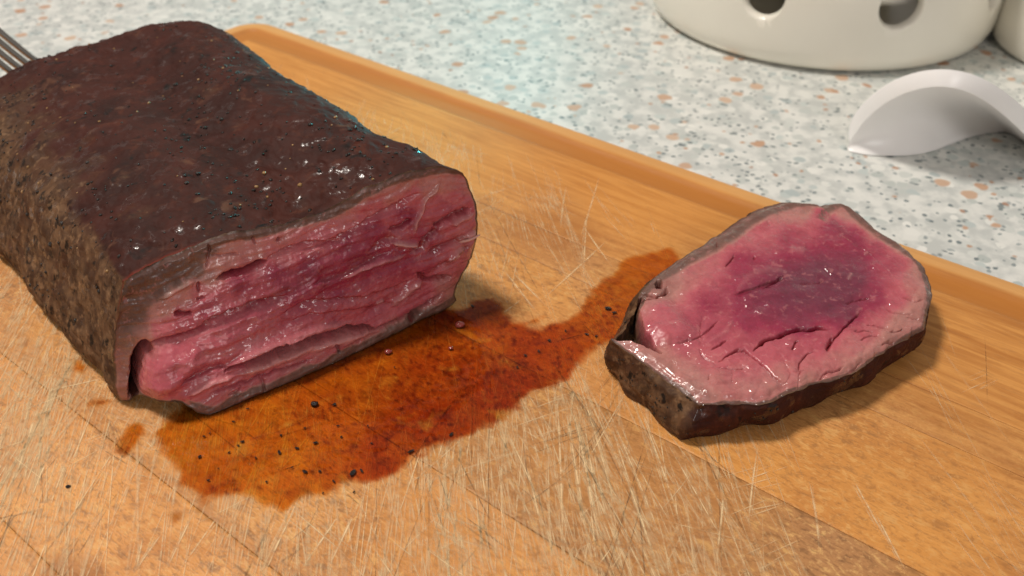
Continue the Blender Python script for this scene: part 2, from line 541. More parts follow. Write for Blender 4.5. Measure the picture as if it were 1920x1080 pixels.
def build_stave(k):
    v0, v1 = SEAMS[k], SEAMS[k + 1]
    gap = .00003
    lo = v0 + (gap if k else 0); hi = v1 - (gap if k < len(SEAMS) - 2 else 0)
    nv = max(8, int((hi - lo) / .0011)); nu = 420
    V = np.linspace(lo, hi, nv)
    ex = [lo + .00025, lo + .0006, hi - .0006, hi - .00025]
    if k == 0: ex += [lo + t for t in (.0001, .0004, .0009, .0015, .0022, .003)]
    if k == len(SEAMS) - 2: ex += [hi - t for t in (.0001, .0004, .0009, .0015, .0022, .003)]
    V = np.unique(np.r_[V, ex])
    tt = np.linspace(0, 1, nu); extra = np.array([.0001, .0004, .0009, .0015, .0022, .003, .008, .0095, .0115, .014, .0165, .0185, .0205]) / (BU1 - BU0)
    tt = np.unique(np.r_[tt, extra, 1 - extra])
    T, VV = np.meshgrid(tt, V, indexing='ij')
    cr = np.maximum(np.maximum(BV0 + BR - VV, VV - (BV1 - BR)), 0)
    ins = BR - np.sqrt(np.maximum(BR ** 2 - cr ** 2, 0))
    U = (BU0 + ins) * (1 - T) + (BU1 - ins) * T
    e = board_sdf(U, VV)
    x, y = b2w(U, VV)
    r = .0035
    z = -np.where(e < r, r - np.sqrt(np.maximum(r * r - (r - np.clip(e, 0, r)) ** 2, 0)), 0)
    z -= .0013 * np.clip(1 - np.abs((e - .0145) / .0058) ** 3.5, 0, 1)
    dj = np.full_like(VV, 1.0)
    if k: dj = np.minimum(dj, VV - lo)
    if k < len(SEAMS) - 2: dj = np.minimum(dj, hi - VV)
    z -= .00014 * np.clip(1 - dj / .0005, 0, 1) ** 1.5
    wear, st, g = board_attrs(x, y)
    p2 = np.stack([x, y], -1)
    z -= .00016 * wear * (.5 + .5 * fbm(p2, 150, 3, 9))
    edge = np.clip(1 - dj / .0008, 0, 1) * smooth(fbm(p2, 45, 2, 3), -.1, .35) * np.where(np.abs(VV - .157) < .003, 1.3, .5)
    nU, nV = U.shape
    top = np.stack([x, y, z], -1)
    bot = top.copy(); bot[..., 2] = -TH + .0002
    verts = np.r_[top.reshape(-1, 3), bot.reshape(-1, 3)]
    F = grid_faces(nU, nV)
    N = nU * nV
    ring = np.r_[np.arange(nU) * nV, (nU - 1) * nV + np.arange(1, nV), (np.arange(nU - 2, -1, -1)) * nV + nV - 1, np.arange(nV - 2, 0, -1)]
    rn = np.roll(ring, -1)
    side = np.stack([ring, ring + N, rn + N, rn], -1)
    faces = np.r_[F[:, ::-1], F + N, side[:, ::-1]]
    at = {n_: np.r_[a.ravel(), a.ravel()] for n_, a in dict(wear=wear, stain=st, groove=g, edge=edge, rim=1 - smooth(e, .0068, .0092)).items()}
    o = mesh_obj('stave', verts, faces, mat_wood(TONES[k], GREYS[k], k + 1), board, at)
    o.data.polygons.foreach_set('use_smooth', np.r_[np.ones(len(F), bool), np.zeros(len(faces) - len(F), bool)])


for k in range(len(SEAMS) - 1):
    build_stave(k)


def ribbons(name, specs, mat):
    V = []; Fc = []; A = []; K_ = []
    for (x, y, ang, L, w, cur, al) in specs:
        n = 9; b = len(V)
        for i in range(n):
            t = i / (n - 1); a = ang + cur * (t - .5)
            s = (t - .5) * L
            px = x + math.cos(ang) * s - math.sin(ang) * cur * s * s / L * 1.0
            py = y + math.sin(ang) * s + math.cos(ang) * cur * s * s / L * 1.0
            nx, ny = -math.sin(a), math.cos(a)
            hw = w * (.35 + .65 * math.sin(math.pi * min(1, max(0, t * .96 + .02))))
            fade = al * min(1, t * 5, (1 - t) * 3)
            u, v = w2b(px, py)
            for kx, f, dk in ((-1.1, 0, 1), (-.7, .45, 1), (-.1, 1, 0), (1, 0, 0)):
                V.append((px + nx * hw * kx, py + ny * hw * kx, .00005 + .00003 * f)); A.append(fade * f); K_.append(dk)
        for i in range(n - 1):
            q = b + i * 4
            Fc += [(q, q + 1, q + 5, q + 4), (q + 1, q + 2, q + 6, q + 5), (q + 2, q + 3, q + 7, q + 6)]
    o = mesh_obj(name, np.array(V), np.array(Fc), mat, board, {'fade': np.array(A), 'cut_shade': np.array(K_, float)})
    o['kind'] = 'stuff'
    return o


def mark_specs(n, wmin, wmax, alpha, spread, other=.2):
    out = []
    while len(out) < n:
        u = random.uniform(.03, .42); v = random.uniform(.03, .255)
        x, y = b2w(u, v)
        if not (-.2 < x < .2 and .09 < y < .42): continue
        dens = 1.0 if v > .085 else .30
        dens *= 1 - .80 * float(smooth(np.array(u - v * .55), .235, .30))
        cl = float(fbm(np.array([[x, y]]), 26, 2, 21)[0])
        if random.random() > dens * (.50 + 1.5 * cl): continue
        if random.random() < other: ang = math.pi / 2 + random.choice((-1, 1)) * random.uniform(.4, 1.3); L = random.lognormvariate(-4.0, .5)
        else: ang = math.pi / 2 + random.gauss(.13, spread); L = random.lognormvariate(-3.3, .7)
        L = min(.12, L) * (1 if v > .085 else .7)
        for q in range(random.choice((1, 1, 2, 3, 5))):        # strokes of one chopping spell lie close together
            xx = x + random.gauss(0, .0022); yy = y + random.gauss(0, L * .2)
            aa = ang + random.gauss(0, .05); ll = L * random.uniform(.5, 1.1)
            vv = w2b(xx, yy)[1]
            if vv - abs(math.sin(aa - BOARD_ANG)) * ll / 2 < .022: continue   # not in the juice groove
            k_ = random.random()
            al = alpha * (random.uniform(.2, .5) if k_ < .52 else random.uniform(.45, .75) if k_ < .95 else 1.0)
            out.append((xx, yy, aa, ll, random.uniform(wmin, wmax) * (1.0 if k_ > .3 else 2.0), random.gauss(0, .02), al))
    return out


LONG = [((1046, 736), (1058, 1064)), ((1070, 733), (1136, 1074)), ((1060, 760), (1100, 1000)), ((1124, 725), (1269, 1076)), ((1199, 756), (1306, 1064)), ((1163, 861), (1238, 1076)), ((988, 869), (1019, 1005)), ((953, 810), (1023, 966)), ((1358, 920), (1343, 1064)), ((898, 842), (914, 959)),
        ((176, 844), (104, 1080)), ((112, 803), (36, 990)), ((76, 750), (19, 929)), ((154, 778), (57, 1055)), ((419, 954), (334, 1074)), ((368, 951), (309, 1074)), ((305, 998), (249, 1077)), ((268, 1008), (255, 1071)), ((1090, 760), (1130, 1010)), ((1080, 690), (1170, 1000)), ((1140, 780), (1195, 950)), ((556, 948), (500, 1060)),
        ((680, 930), (610, 1078)), ((640, 960), (560, 1075)), ((1100, 400), (1092, 540)), ((1125, 330), (1088, 450)), ((1060, 350), (1050, 430)), ((1140, 450), (1020, 560)), ((1090, 420), (1150, 505)), ((940, 500), (1010, 590)), ((960, 510), (1030, 580)), ((980, 560), (940, 590)), ((1420, 830), (1400, 1000)), ((1640, 960), (1700, 1075)), ((1600, 900), (1660, 1010)), ((1520, 900), (1540, 1040))]


def long_specs():
    out = []
    for a, b in LONG:
        p, q = gz(np.array(a, float)), gz(np.array(b, float))
        for j in range(2):
            dx = random.gauss(0, .0006) * j
            L = float(np.hypot(*(q - p)[:2])); out.append(((p[0] + q[0]) / 2 + dx, (p[1] + q[1]) / 2, math.atan2(q[1] - p[1], q[0] - p[0]), L, random.uniform(.00028, .00044) * (1 if j == 0 else .6), random.gauss(0, .03), .95 if j == 0 else .5))
    return out


ribbons('knife_marks', mark_specs(6000, .00012, .00027, 1.0, .13, .12) + long_specs(), mat_marks((.86, .565, .27), (.95, .73, .43)))
ribbons('knife_cuts', mark_specs(550, .00010, .00024, .9, .3, .45), mat_marks((.12, .055, .02), (.22, .11, .045)))


# ------------------------------------------------------------------ meat: a patch with four boundary chains
def coons(bottom, right, top, left):
    """bottom L->R, top L->R, left B->T, right B->T ; returns (nu,nv,3)"""
    nu, nv = len(bottom), len(left)
    s = np.linspace(0, 1, nu)[:, None, None]; t = np.linspace(0, 1, nv)[None, :, None]
    B, T, L, R = bottom[:, None], top[:, None], left[None], right[None]
    return (1 - t) * B + t * T + (1 - s) * L + s * R - ((1 - s) * (1 - t) * bottom[0] + s * (1 - t) * bottom[-1] + (1 - s) * t * top[0] + s * t * top[-1])


def loop_idx(nu, nv):
    return np.r_[np.arange(nu - 1) * nv, (nu - 1) * nv + np.arange(nv - 1), np.arange(nu - 1, 0, -1) * nv + nv - 1, np.arange(nv - 1, 0, -1)]


class Relief:
    def __init__(self, xy):
        self.k = 1.0
        self.xy = xy; sh = xy.shape[:-1]
        self.h = np.zeros(sh); self.fib = np.zeros(sh); self.pale = np.zeros(sh); self.blood = np.zeros(sh)
        self.jit = np.stack([vnoise(xy, .06, 91), vnoise(xy, .06, 92)], -1) * 2.5 + np.stack([vnoise(xy, .2, 93), vnoise(xy, .2, 94)], -1) * 1.2

    def crack(self, poly, w, depth, side=0, wide=None, blood=.6, taper=True):
        d, s, t = polydist(self.xy + self.jit, chaikin(poly))
        if side:
            ww = np.where(s * side > 0, wide or w * 3, w * .6)
        else:
            ww = w
        tp = np.clip(np.minimum(t, 1 - t) * 6 + .15, 0, 1) if taper else 1
        g = np.exp(-(d / (ww * tp + .3)) ** 2) * tp
        self.h -= depth * g * self.k
        self.blood = np.maximum(self.blood, blood * np.exp(-(d / (w * .8 * tp + .3)) ** 2) * tp)
        return d, s

    def ridge(self, poly, w, height, pale=.8):
        d, s, t = polydist(self.xy + self.jit * .5, chaikin(poly))
        tp = np.clip(np.minimum(t, 1 - t) * 6 + .2, 0, 1)
        g = np.exp(-(d / (w * tp + .2)) ** 2) * tp
        self.h += height * g
        self.pale = np.maximum(self.pale, pale * g)


def crust_noise(p, seed):
    return .0011 * fbm(p, 55, 3, seed) + .00055 * fbm(p, 210, 3, seed + 5) + .00035 * np.abs(vnoise(p, 420, seed + 9))


def loop_normals(loop, up):
    tan = np.roll(loop, -1, 0) - np.roll(loop, 1, 0)
    ker = 9
    tan = sum(np.roll(tan, k, 0) for k in range(-ker, ker + 1))
    n = np.cross(tan, up); return n / np.linalg.norm(n, axis=1, keepdims=True)


# ---- roast
NU, NV = 520, 230
A0 = gz(np.array([240., 752.])); B0 = gz(np.array([850., 572.]))
D = (B0 - A0) / np.linalg.norm(B0 - A0); W0 = np.linalg.norm(B0 - A0)
FN = np.array([D[1], -D[0], 0.0])                     # towards the camera
LEAN = math.radians(4)
VD = -FN * math.sin(LEAN) + np.array([0, 0, math.cos(LEAN)]); FN = np.cross(D, VD)


def fp(pts):
    return on_plane(np.array(pts, float), A0, FN)


bot = gz(np.array([(224, 752), (238, 755), (252, 751), (256, 741), (268, 742), (292, 754), (318, 757), (332, 752), (352, 760), (374, 770), (396, 777), (440, 758), (478, 742), (520, 725), (570, 705), (620, 682), (663, 663), (710, 640), (746, 623), (775, 607), (802, 594), (832, 583), (856, 564)], float), .0005 + .0038 * np.array([0, 0, .2, .8, 1, 1, 1, 1, .8, .3] + [0] * 13)[:, None])
rgt = fp([(856, 564), (852, 548), (858, 530), (872, 505), (885, 476), (893, 448), (896, 420), (892, 390), (887, 366), (878, 344), (866, 327)])
top = fp([(237, 530), (262, 511), (293, 494), (335, 474), (381, 454), (420, 440), (450, 434), (500, 424), (550, 413), (598, 399), (635, 380), (663, 362), (700, 344), (745, 329), (790, 320), (835, 317), (866, 327)])
lft = fp([(224, 752), (214, 735), (213, 700), (217, 660), (222, 620), (227, 580), (237, 530)])
rgt[0] = bot[-1]; lft[0] = bot[0]
bot, top = resample(chaikin(bot), NU), resample(chaikin(top), NU)
rgt, lft = resample(chaikin(rgt), NV), resample(chaikin(lft), NV)
face0 = coons(bot, rgt, top, lft)
LI = loop_idx(NU, NV)
loop0 = face0.reshape(-1, 3)[LI]
nl = loop_normals(loop0, FN)
if ((loop0 - loop0.mean(0)) * nl).sum() < 0: nl = -nl
edge_off = nl * (crust_noise(loop0, 3) * 1.0)[:, None]
loop1 = loop0 + edge_off
nb = NU - 1; nr = nb + NV - 1; ntp = nr + NU - 1
bot = loop1[:NU]; rgt = loop1[nb:nb + NV]; top = loop1[nr:nr + NU][::-1]; lft = np.r_[loop1[ntp:], loop1[:1]][::-1]
face = coons(bot, rgt, top, lft)
XY = proj(face)
R = Relief(XY)
uv = np.stack([(face - A0) @ D, (face - A0) @ VD], -1)
# muscle fibres run along the cut face, lower left to upper right
th = math.radians(6)
fl = np.stack([uv[..., 0] * math.cos(th) + uv[..., 1] * math.sin(th), -uv[..., 0] * math.sin(th) + uv[..., 1] * math.cos(th)], -1)
wv = .0022 * np.stack([vnoise(uv, 70, 1), vnoise(uv, 70, 2)], -1) + .004 * np.stack([0 * uv[..., 0], vnoise(uv, 28, 4)], -1)
f2 = fl + wv
fib = .55 * fbm(f2 * [22, 210], 1, 3, 31) + .55 * fbm(f2 * [60, 620], 1, 2, 37) + .25 * fbm(uv, 380, 2, 39)
R.h += .0007 * fbm(f2 * [18, 130], 1, 2, 41) + .00035 * fbm(f2 * [34, 300], 1, 2, 43) + .0002 * fbm(f2 * [80, 800], 1, 2, 47) + .00025 * fbm(uv, 420, 3, 45)
# gashes and folds
R.k = .62
R.crack([(404, 524), (434, 516), (462, 506), (481, 499), (502, 489)], 5.0, .0050, 0, blood=.95)
R.crack([(500, 490), (507, 478), (528, 469), (556, 458), (590, 452), (615, 455), (630, 444), (656, 432), (679, 416), (709, 399), (737, 389), (761, 369), (793, 363)], 3.0, .0016, 1, 9, .5)
R.crack([(259, 662), (276, 655), (301, 636), (332, 634), (359, 626), (379, 611), (400, 600), (425, 589), (453, 579), (481, 568), (506, 561), (540, 552)], 4.5, .0024, 1, 12, .75)
R.crack([(525, 590), (539, 582), (567, 568), (604, 562), (651, 558), (689, 556), (740, 541), (775, 520)], 3.5, .0015, 1, 10, .55)
R.crack([(585, 534), (604, 528), (642, 513), (670, 501), (700, 487), (735, 470)], 3.5, .0014, -1, 12, .55)
R.crack([(540, 600), (590, 588), (640, 582), (700, 578), (760, 562), (790, 545)], 2.5, .0007, 1, 9, .3)
R.crack([(726, 429), (746, 427), (771, 414)], 4, .0022, 0, blood=.7)
R.crack([(810, 430), (829, 414), (859, 402), (884, 391)], 4.5, .0028, 0, blood=.8)
R.crack([(770, 476), (789, 466), (806, 442), (822, 425)], 5, .0022, 0, blood=.7)
R.crack([(780, 508), (788, 515), (797, 525), (820, 524), (846, 522)], 4, .0030, 0, blood=.8)
R.crack([(800, 480), (830, 462), (850, 455), (880, 440)], 5, .0018, 0, blood=.6)
R.crack([(812, 505), (835, 495), (858, 478), (880, 462)], 4, .0016, 0, blood=.55)
R.crack([(690, 470), (720, 450), (745, 445)], 6, .0012, 0, blood=.6)
R.crack([(372, 530), (371, 540), (375, 550)], 2.5, .0020, 0, blood=.6)
R.crack([(326, 594), (342, 589), (362, 587)], 3.5, .0028, 0, blood=.8)
R.crack([(366, 562), (385, 559)], 2.2, .0016, 0, blood=.6)
R.crack([(388, 455), (393, 480), (389, 505)], 2.2, .0012, 0, blood=.3)
R.crack([(395, 478), (420, 479), (450, 477)], 1.8, .0008, 0, blood=.3)
R.crack([(475, 445), (481, 460)], 2.0, .0014, 0, blood=.4)
R.crack([(520, 446), (526, 448)], 2.4, .0016, 0, blood=.5)
R.crack([(560, 470), (600, 462), (640, 447)], 2.2, .0007, 0, blood=.3)
R.crack([(338, 720), (365, 705), (400, 690), (425, 690)], 3.0, .0016, -1, 7, .5)
R.k = 1.0
# black notch on the left and the split that runs down from it
R.crack([(275, 655), (264, 662), (258, 676), (254, 700), (253, 730), (255, 750)], 7.5, .0120, 0, blood=.9, taper=False)
# deep lower gap
gap = np.array([(424, 694), (464, 672), (495, 660), (520, 650), (545, 640), (570, 632), (598, 622), (620, 618), (660, 612), (692, 611), (704, 617), (660, 628), (630, 636), (600, 644), (565, 655), (540, 664), (500, 678), (465, 686)], float)
sd = polysdf(XY + R.jit * 1.1, gap)
R.h -= .0105 * smooth(sd, -3.0, 9.0)
R.blood = np.maximum(R.blood, .7 * smooth(sd, 0, 8))
flap = polysdf(XY + R.jit, np.array([(535, 640), (560, 632), (597, 625), (598, 630), (575, 645), (548, 656)], float))
R.h += .0018 * smooth(flap, -4, 6); R.blood *= 1 - .8 * smooth(flap, -1, 3)
# lip above the gap and the pale strip below it
R.ridge([(430, 686), (464, 668), (495, 655), (530, 640), (570, 626), (610, 613), (660, 607)], 7, .0012, .25)
R.ridge([(440, 704), (500, 684), (560, 662), (610, 648), (650, 636), (690, 625)], 7, .0010, .6)
R.ridge([(350, 742), (372, 727), (400, 716), (440, 704)], 5, .0012, .45)
R.crack([(395, 735), (440, 724), (490, 705), (540, 690), (590, 672)], 2.4, .0012, 0, blood=.35)
R.crack([(490, 705), (492, 720), (496, 734)], 2.0, .0010, 0, blood=.3)
R.crack([(425, 742), (445, 735), (452, 722)], 2.0, .0009, 0, blood=.3)
R.crack([(636, 664), (634, 652), (628, 646)], 2.4, .0016, 0, blood=.4)
R.crack([(775, 610), (771, 596), (778, 582), (800, 572)], 3.5, .0030, 0, blood=.7)
R.crack([(700, 618), (740, 603), (775, 585), (800, 570), (830, 548)], 4.5, .0022, 1, 7, .7)
# rounded lobe at lower left
lobe = polysdf(XY, np.array([(262, 690), (285, 660), (320, 648), (370, 650), (390, 680), (360, 710), (330, 740), (290, 748), (266, 728)], float))
R.h += .0022 * smooth(lobe, -4, 26)
# pale threads and gristle, plus one painted glint
for pl, w, hh, pa in [([(733, 455), (761, 459), (787, 462)], 3.6, .0011, .9), ([(823, 344), (814, 363), (799, 372), (793, 395), (781, 414), (776, 440)], 3.4, .0010, .6),
                      ([(857, 452), (874, 444), (892, 433)], 4.0, .0016, .75), ([(838, 493), (851, 481), (872, 465)], 4.0, .0015, .65), ([(735, 575), (755, 556), (790, 528)], 6, .0012, .55),
                      ([(845, 420), (865, 412), (888, 402)], 6, .0012, .5), ([(705, 572), (722, 566)], 3, .0006, .5), ([(680, 505), (720, 490), (760, 478)], 4, .0006, .3),
                      ([(300, 560), (322, 550), (345, 537), (366, 528)], 5, .0009, .22), ([(640, 520), (690, 500), (740, 480)], 3, .0006, .3)]:  # first streak here is a wet glint painted pale
    R.ridge(pl, w, hh, pa)
ctrl = [(240, 545, 1.0), (238, 600, .93), (240, 640, .80), (236, 690, .74), (236, 735, .72), (262, 535, .98), (262, 580, .90), (268, 620, .72), (300, 510, .96), (300, 545, .90), (330, 520, .92), (350, 500, .92), (380, 470, .92), (375, 505, .86), (400, 500, .66),
        (300, 585, .66), (330, 560, .62), (370, 545, .52), (300, 615, .46), (340, 605, .30), (390, 580, .24), (430, 490, .62), (440, 455, .80), (480, 440, .84), (480, 475, .62), (520, 440, .80), (520, 470, .56), (540, 425, .92), (560, 450, .50),
        (590, 415, .90), (600, 440, .42), (640, 395, .86), (640, 420, .50), (680, 370, .90), (690, 395, .45), (720, 350, .92), (730, 375, .58), (760, 345, .86), (770, 368, .44), (800, 335, .90), (810, 355, .62), (845, 325, .98), (850, 350, .74), (880, 355, .9),
        (450, 530, .18), (520, 510, .12), (580, 500, .10), (650, 460, .10), (700, 430, .10), (760, 400, .14), (830, 390, .28), (860, 375, .42), (870, 400, .38), (885, 430, .55), (880, 470, .55), (855, 510, .50), (840, 540, .66), (800, 450, .16), (800, 500, .20), (750, 490, .10), (680, 490, .06),
        (620, 530, .10), (560, 550, .14), (480, 590, .26), (440, 620, .30), (540, 600, .28), (620, 590, .26), (700, 590, .26), (760, 570, .32), (790, 550, .38), (500, 640, .36), (440, 660, .38), (330, 680, .34), (290, 700, .36), (310, 735, .46), (350, 700, .30), (400, 690, .36),
        (420, 715, .48), (480, 690, .50), (560, 668, .52), (640, 640, .52), (440, 712, .47), (500, 692, .47), (540, 675, .47), (580, 662, .47), (620, 648, .47), (660, 634, .50), (375, 735, .48), (395, 762, .56), (430, 745, .54), (480, 722, .52), (540, 700, .54), (600, 678, .56), (660, 650, .58), (700, 630, .60), (740, 610, .62), (790, 590, .70), (830, 572, .74), (848, 556, .78)]
ctrl = [(x, y, v if x < 420 else min(v, .62)) for x, y, v in ctrl]
done = idw(XY + R.jit * 2, ctrl) + .05 * fbm(uv, 130, 3, 61)
done = done + .12 * (1 - smooth(done, .25, .55))
# keep the rim where it meets the crust
ii, jj = np.meshgrid(np.arange(NU), np.arange(NV), indexing='ij')
de = np.minimum.reduce([np.minimum(ii, NU - 1 - ii) * .00019, np.minimum(jj, NV - 1 - jj) * .00018])
rim = smooth(de, 0, .0014)
R.h = R.h * rim
done = np.clip(np.maximum(done, 1.0 - smooth(de, .0001, .0020)), 0, 1)
bn = .0010 * fbm(uv, 150, 3, 65)
band = .84 * (1 - smooth(jj * .00018 + bn, .0020, .0046)) * smooth(ii / NU, .16, .24)
btop = .90 * (1 - smooth((NV - 1 - jj) * .00018 + bn, .0012, .0042))
done = np.maximum(done, np.maximum(band, btop))
fibv = fib * (1 - .5 * smooth(done, .6, .95))
P = face + FN * R.h[..., None]
P[..., 2] = np.maximum(P[..., 2], .0004)
roast = empty('beef_roast', (-.10, .25, 0))
tag(roast, 'large seared beef roast with red raw-looking cut face resting on cutting board', 'meat')
crn = 1 - smooth(de, 0, .0005)
mesh_obj('cut_face', P.reshape(-1, 3), grid_faces(NU, NV), M_meat, roast, dict(done=done.ravel(), fibre=fibv.ravel(), pale=R.pale.ravel(), blood=R.blood.ravel(), crustness=crn.ravel()))['label'] = 'rare red cut face with folds and a brown rim'

# crust swept back from the cut face
NT_, NC = 170, 40
a_ = ((loop0 - A0) @ D) / W0; zz = loop0[:, 2]
back = (loop0 - A0) @ np.array([D[1], -D[0], 0])      # lean offset
tl = np.linspace(0, 1, NT_) ** 1.15
LEN = .134
dirL = np.array([-.686, .727]); dirR = np.array([-.607, .795])
a_s, z_s = a_.copy(), zz.copy()
for _ in range(3):
    a_s = sum(np.roll(a_s, q) for q in range(-26, 27)) / 53; z_s = sum(np.roll(z_s, q) for q in range(-26, 27)) / 53
z_s = np.where(zz < .004, np.minimum(z_s, .0015 + .4 * z_s), z_s * 1.03)
rings = []
zc = .020


def section(t, sc=1.0, adv=0.0):
    bl = A0[:2] + dirL * LEN * t
    br = B0[:2] + dirR * LEN * t + np.array([-.0045, -.003]) * math.sin(math.pi * min(t, 1))
    w_ = float(smooth(np.array(t), 0, .10))
    a_t = a_ * (1 - w_) + a_s * w_; z_t = zz * (1 - w_) + z_s * w_
    b = np.clip(z_t / .042, 0, 1)
    ins = .07 * float(smooth(np.array(t), 0, .75))
    a = a_t + np.clip(1 - a_t, 0, 1) ** 1.6 * ins * b ** 1.3
    # rounder shoulders towards the back
    a = a - np.clip(a - .55, 0, 1) ** 2 * .35 * t * b ** 2
    z = z_t * (1 + .05 * math.sin(math.pi * t) + .01 * t)
    z = z - .007 * float(smooth(np.array(t), 0, .6)) * np.clip(1 - a_t * 2.0, 0, 1) * b
    a = .5 + (a - .5) * sc
    z = zc + (z - zc) * sc if sc < 1 else z
    ax = dirL * .5 + dirR * .5; ax = ax / np.linalg.norm(ax)
    xy = bl[None] + (br - bl)[None] * a[:, None] + (np.array([D[1], -D[0]]) * back[:, None]) * (1 - t) + ax[None] * adv
    return np.c_[xy, z]


for t in tl: rings.append(section(t))
for e in np.linspace(0, math.pi / 2, NC)[1:]:
    rings.append(section(1.0, max(math.cos(e), .0) ** .55, .020 * math.sin(e)))
S = np.stack(rings, 1)                                # (loop, ring, 3)
du = np.roll(S, -4, 0) - np.roll(S, 4, 0); dv = np.gradient(S, axis=1)
ng = np.cross(du, dv); ng /= np.linalg.norm(ng, axis=-1, keepdims=True) + 1e-12
ctr = S.mean(0, keepdims=True)
if ((S - ctr) * ng).sum() < 0: ng = -ng
wt = smooth(np.arange(S.shape[1]) / 10.0, 0, 1)[None, :, None]
ng = nl[:, None] * (1 - wt) + ng * wt
# broad dents of the top plus seared bark
dn = crust_noise(S, 3) + wt[..., 0] * (.0013 * fbm(S, 26, 2, 71) - .0005 * smooth(fbm(S, 48, 2, 77), .15, .5) + .0004 * np.clip(fbm(S, 330, 2, 79), 0, 1))
S = S + ng * dn[..., None]
S[..., 2] = np.maximum(S[..., 2], .0004)
nz = ng[..., 2]
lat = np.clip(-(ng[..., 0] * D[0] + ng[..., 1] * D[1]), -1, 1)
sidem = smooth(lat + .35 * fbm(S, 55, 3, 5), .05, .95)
redge = (1 - smooth(np.arange(S.shape[1])[None, :] * .0007 + 0 * nz, 0, .0022)) * smooth(-np.abs(a_[:, None] - .17), -.16, -.06) * (nz > .3)
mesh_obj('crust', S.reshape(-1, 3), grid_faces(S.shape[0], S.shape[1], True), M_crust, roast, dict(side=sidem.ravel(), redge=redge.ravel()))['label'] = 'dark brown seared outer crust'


def blob_mesh(name, n=1, seed=0, squash=.7):
    """lumpy low-poly grain"""
    rg = np.random.default_rng(seed)
    nu, nv = 8, 6
    V = []
    for j in range(nv):
        ph = math.pi * j / (nv - 1)
        for i in range(nu):
            t = 2 * math.pi * i / nu
            V.append((math.sin(ph) * math.cos(t), math.sin(ph) * math.sin(t), math.cos(ph) * squash))
    V = np.array(V); V *= (1 + .28 * fbm(V + seed * 7.3, 1.4, 2, seed))[:, None]
    return V, np.array([(j * nu + i, j * nu + (i + 1) % nu, (j + 1) * nu + (i + 1) % nu, (j + 1) * nu + i) for j in range(nv - 1) for i in range(nu)])


def scatter_grains(name, pos, nor, rmin, rmax, mat, parent):
    V = []; F = []; b = 0
    base = [blob_mesh('g', seed=s) for s in range(6)]
    for p, n in zip(pos, nor):
        v, f = base[random.randrange(6)]
        r = random.uniform(rmin, rmax) * (1 if random.random() < .8 else 1.5)
        q = Vector(n).to_track_quat('Z', 'Y').to_matrix()
        a = random.uniform(0, 6.28); ca, sa = math.cos(a), math.sin(a)
        M3 = np.array(q) @ np.array([[ca, -sa, 0], [sa, ca, 0], [0, 0, 1]]) * r
        V.append(v * [1, random.uniform(.6, 1), 1] @ M3.T + p); F.append(f + b); b += len(v)
    o = mesh_obj(name, np.concatenate(V), np.concatenate(F), mat, parent); o['kind'] = 'stuff'; return o


vis = np.argwhere((nz > .12) & (S[..., 2] > .006) & ((nz > .5) | (RNG.random(nz.shape) < .35)))
clump = fbm(S, 45, 2, 88)
pk = [q for q in vis[RNG.permutation(len(vis))[:9000]] if RNG.random() < .10 + 1.2 * max(0, clump[q[0], q[1]]) and q[1] > 4][:620]
scatter_grains('pepper_crust', [S[i, j] for i, j in pk], [ng[i, j] for i, j in pk], .00024, .00052, M_pepper, roast)
pk2 = [q for q in vis[RNG.permutation(len(vis))[:900]] if q[1] > 4][:60]
scatter_grains('spice_crumbs', [S[i, j] for i, j in pk2], [ng[i, j] for i, j in pk2], .00025, .0005, mat_plain('tan_spice', (.34, .19, .07), .4, .3, 500, .3), roast)


def tube(name, pts, r0, r1, mat, parent, n=8):
    pts = resample(chaikin(np.array(pts, float), 2), 14)
    V = []; F = []
    tn = np.gradient(pts, axis=0); tn /= np.linalg.norm(tn, axis=1, keepdims=True)
    for i, (p, t) in enumerate(zip(pts, tn)):
        s = i / (len(pts) - 1); r = (r0 + (r1 - r0) * s) * min(1, .35 + 5 * s, .35 + 5 * (1 - s))
        x = np.cross(t, [0.1, .3, 1]); x /= np.linalg.norm(x); y = np.cross(t, x)
        for k in range(n):
            a = 2 * math.pi * k / n
            V.append(p + r * (math.cos(a) * x + .7 * math.sin(a) * y))
    for i in range(len(pts) - 1):
        for k in range(n): F.append((i * n + k, i * n + (k + 1) % n, (i + 1) * n + (k + 1) % n, (i + 1) * n + k))
    F += [tuple(range(n))[::-1], tuple(range((len(pts) - 1) * n, len(pts) * n))]
    return mesh_obj(name, V, F, mat, parent)


def face_pt(px, out):
    return on_plane(np.array(px, float), A0, FN) + FN * out


tube('gristle_thread', [face_pt((858, 452), .0005), face_pt((874, 445), .002), face_pt((893, 432), .0026)], .0007, .0004, M_fibre, roast)
tube('gristle_thread', [face_pt((735, 455), -.0002), face_pt((760, 459), .0006), face_pt((787, 463), -.0002)], .0006, .0005, M_fibre, roast)
tube('gristle_thread', [face_pt((838, 493), .0002), face_pt((852, 480), .0012), face_pt((868, 468), .0006)], .0007, .0005, M_fibre, roast)

# ---- slice
def tz(x, y): return .0128 + .085 * (y - .17) - .03 * (x - .03)


SN = np.array([.03, -.085, 1.0]); SN /= np.linalg.norm(SN); S0 = np.array([.03, .17, .0128])


def spx(pts): return on_plane(np.array(pts, float), S0, SN)


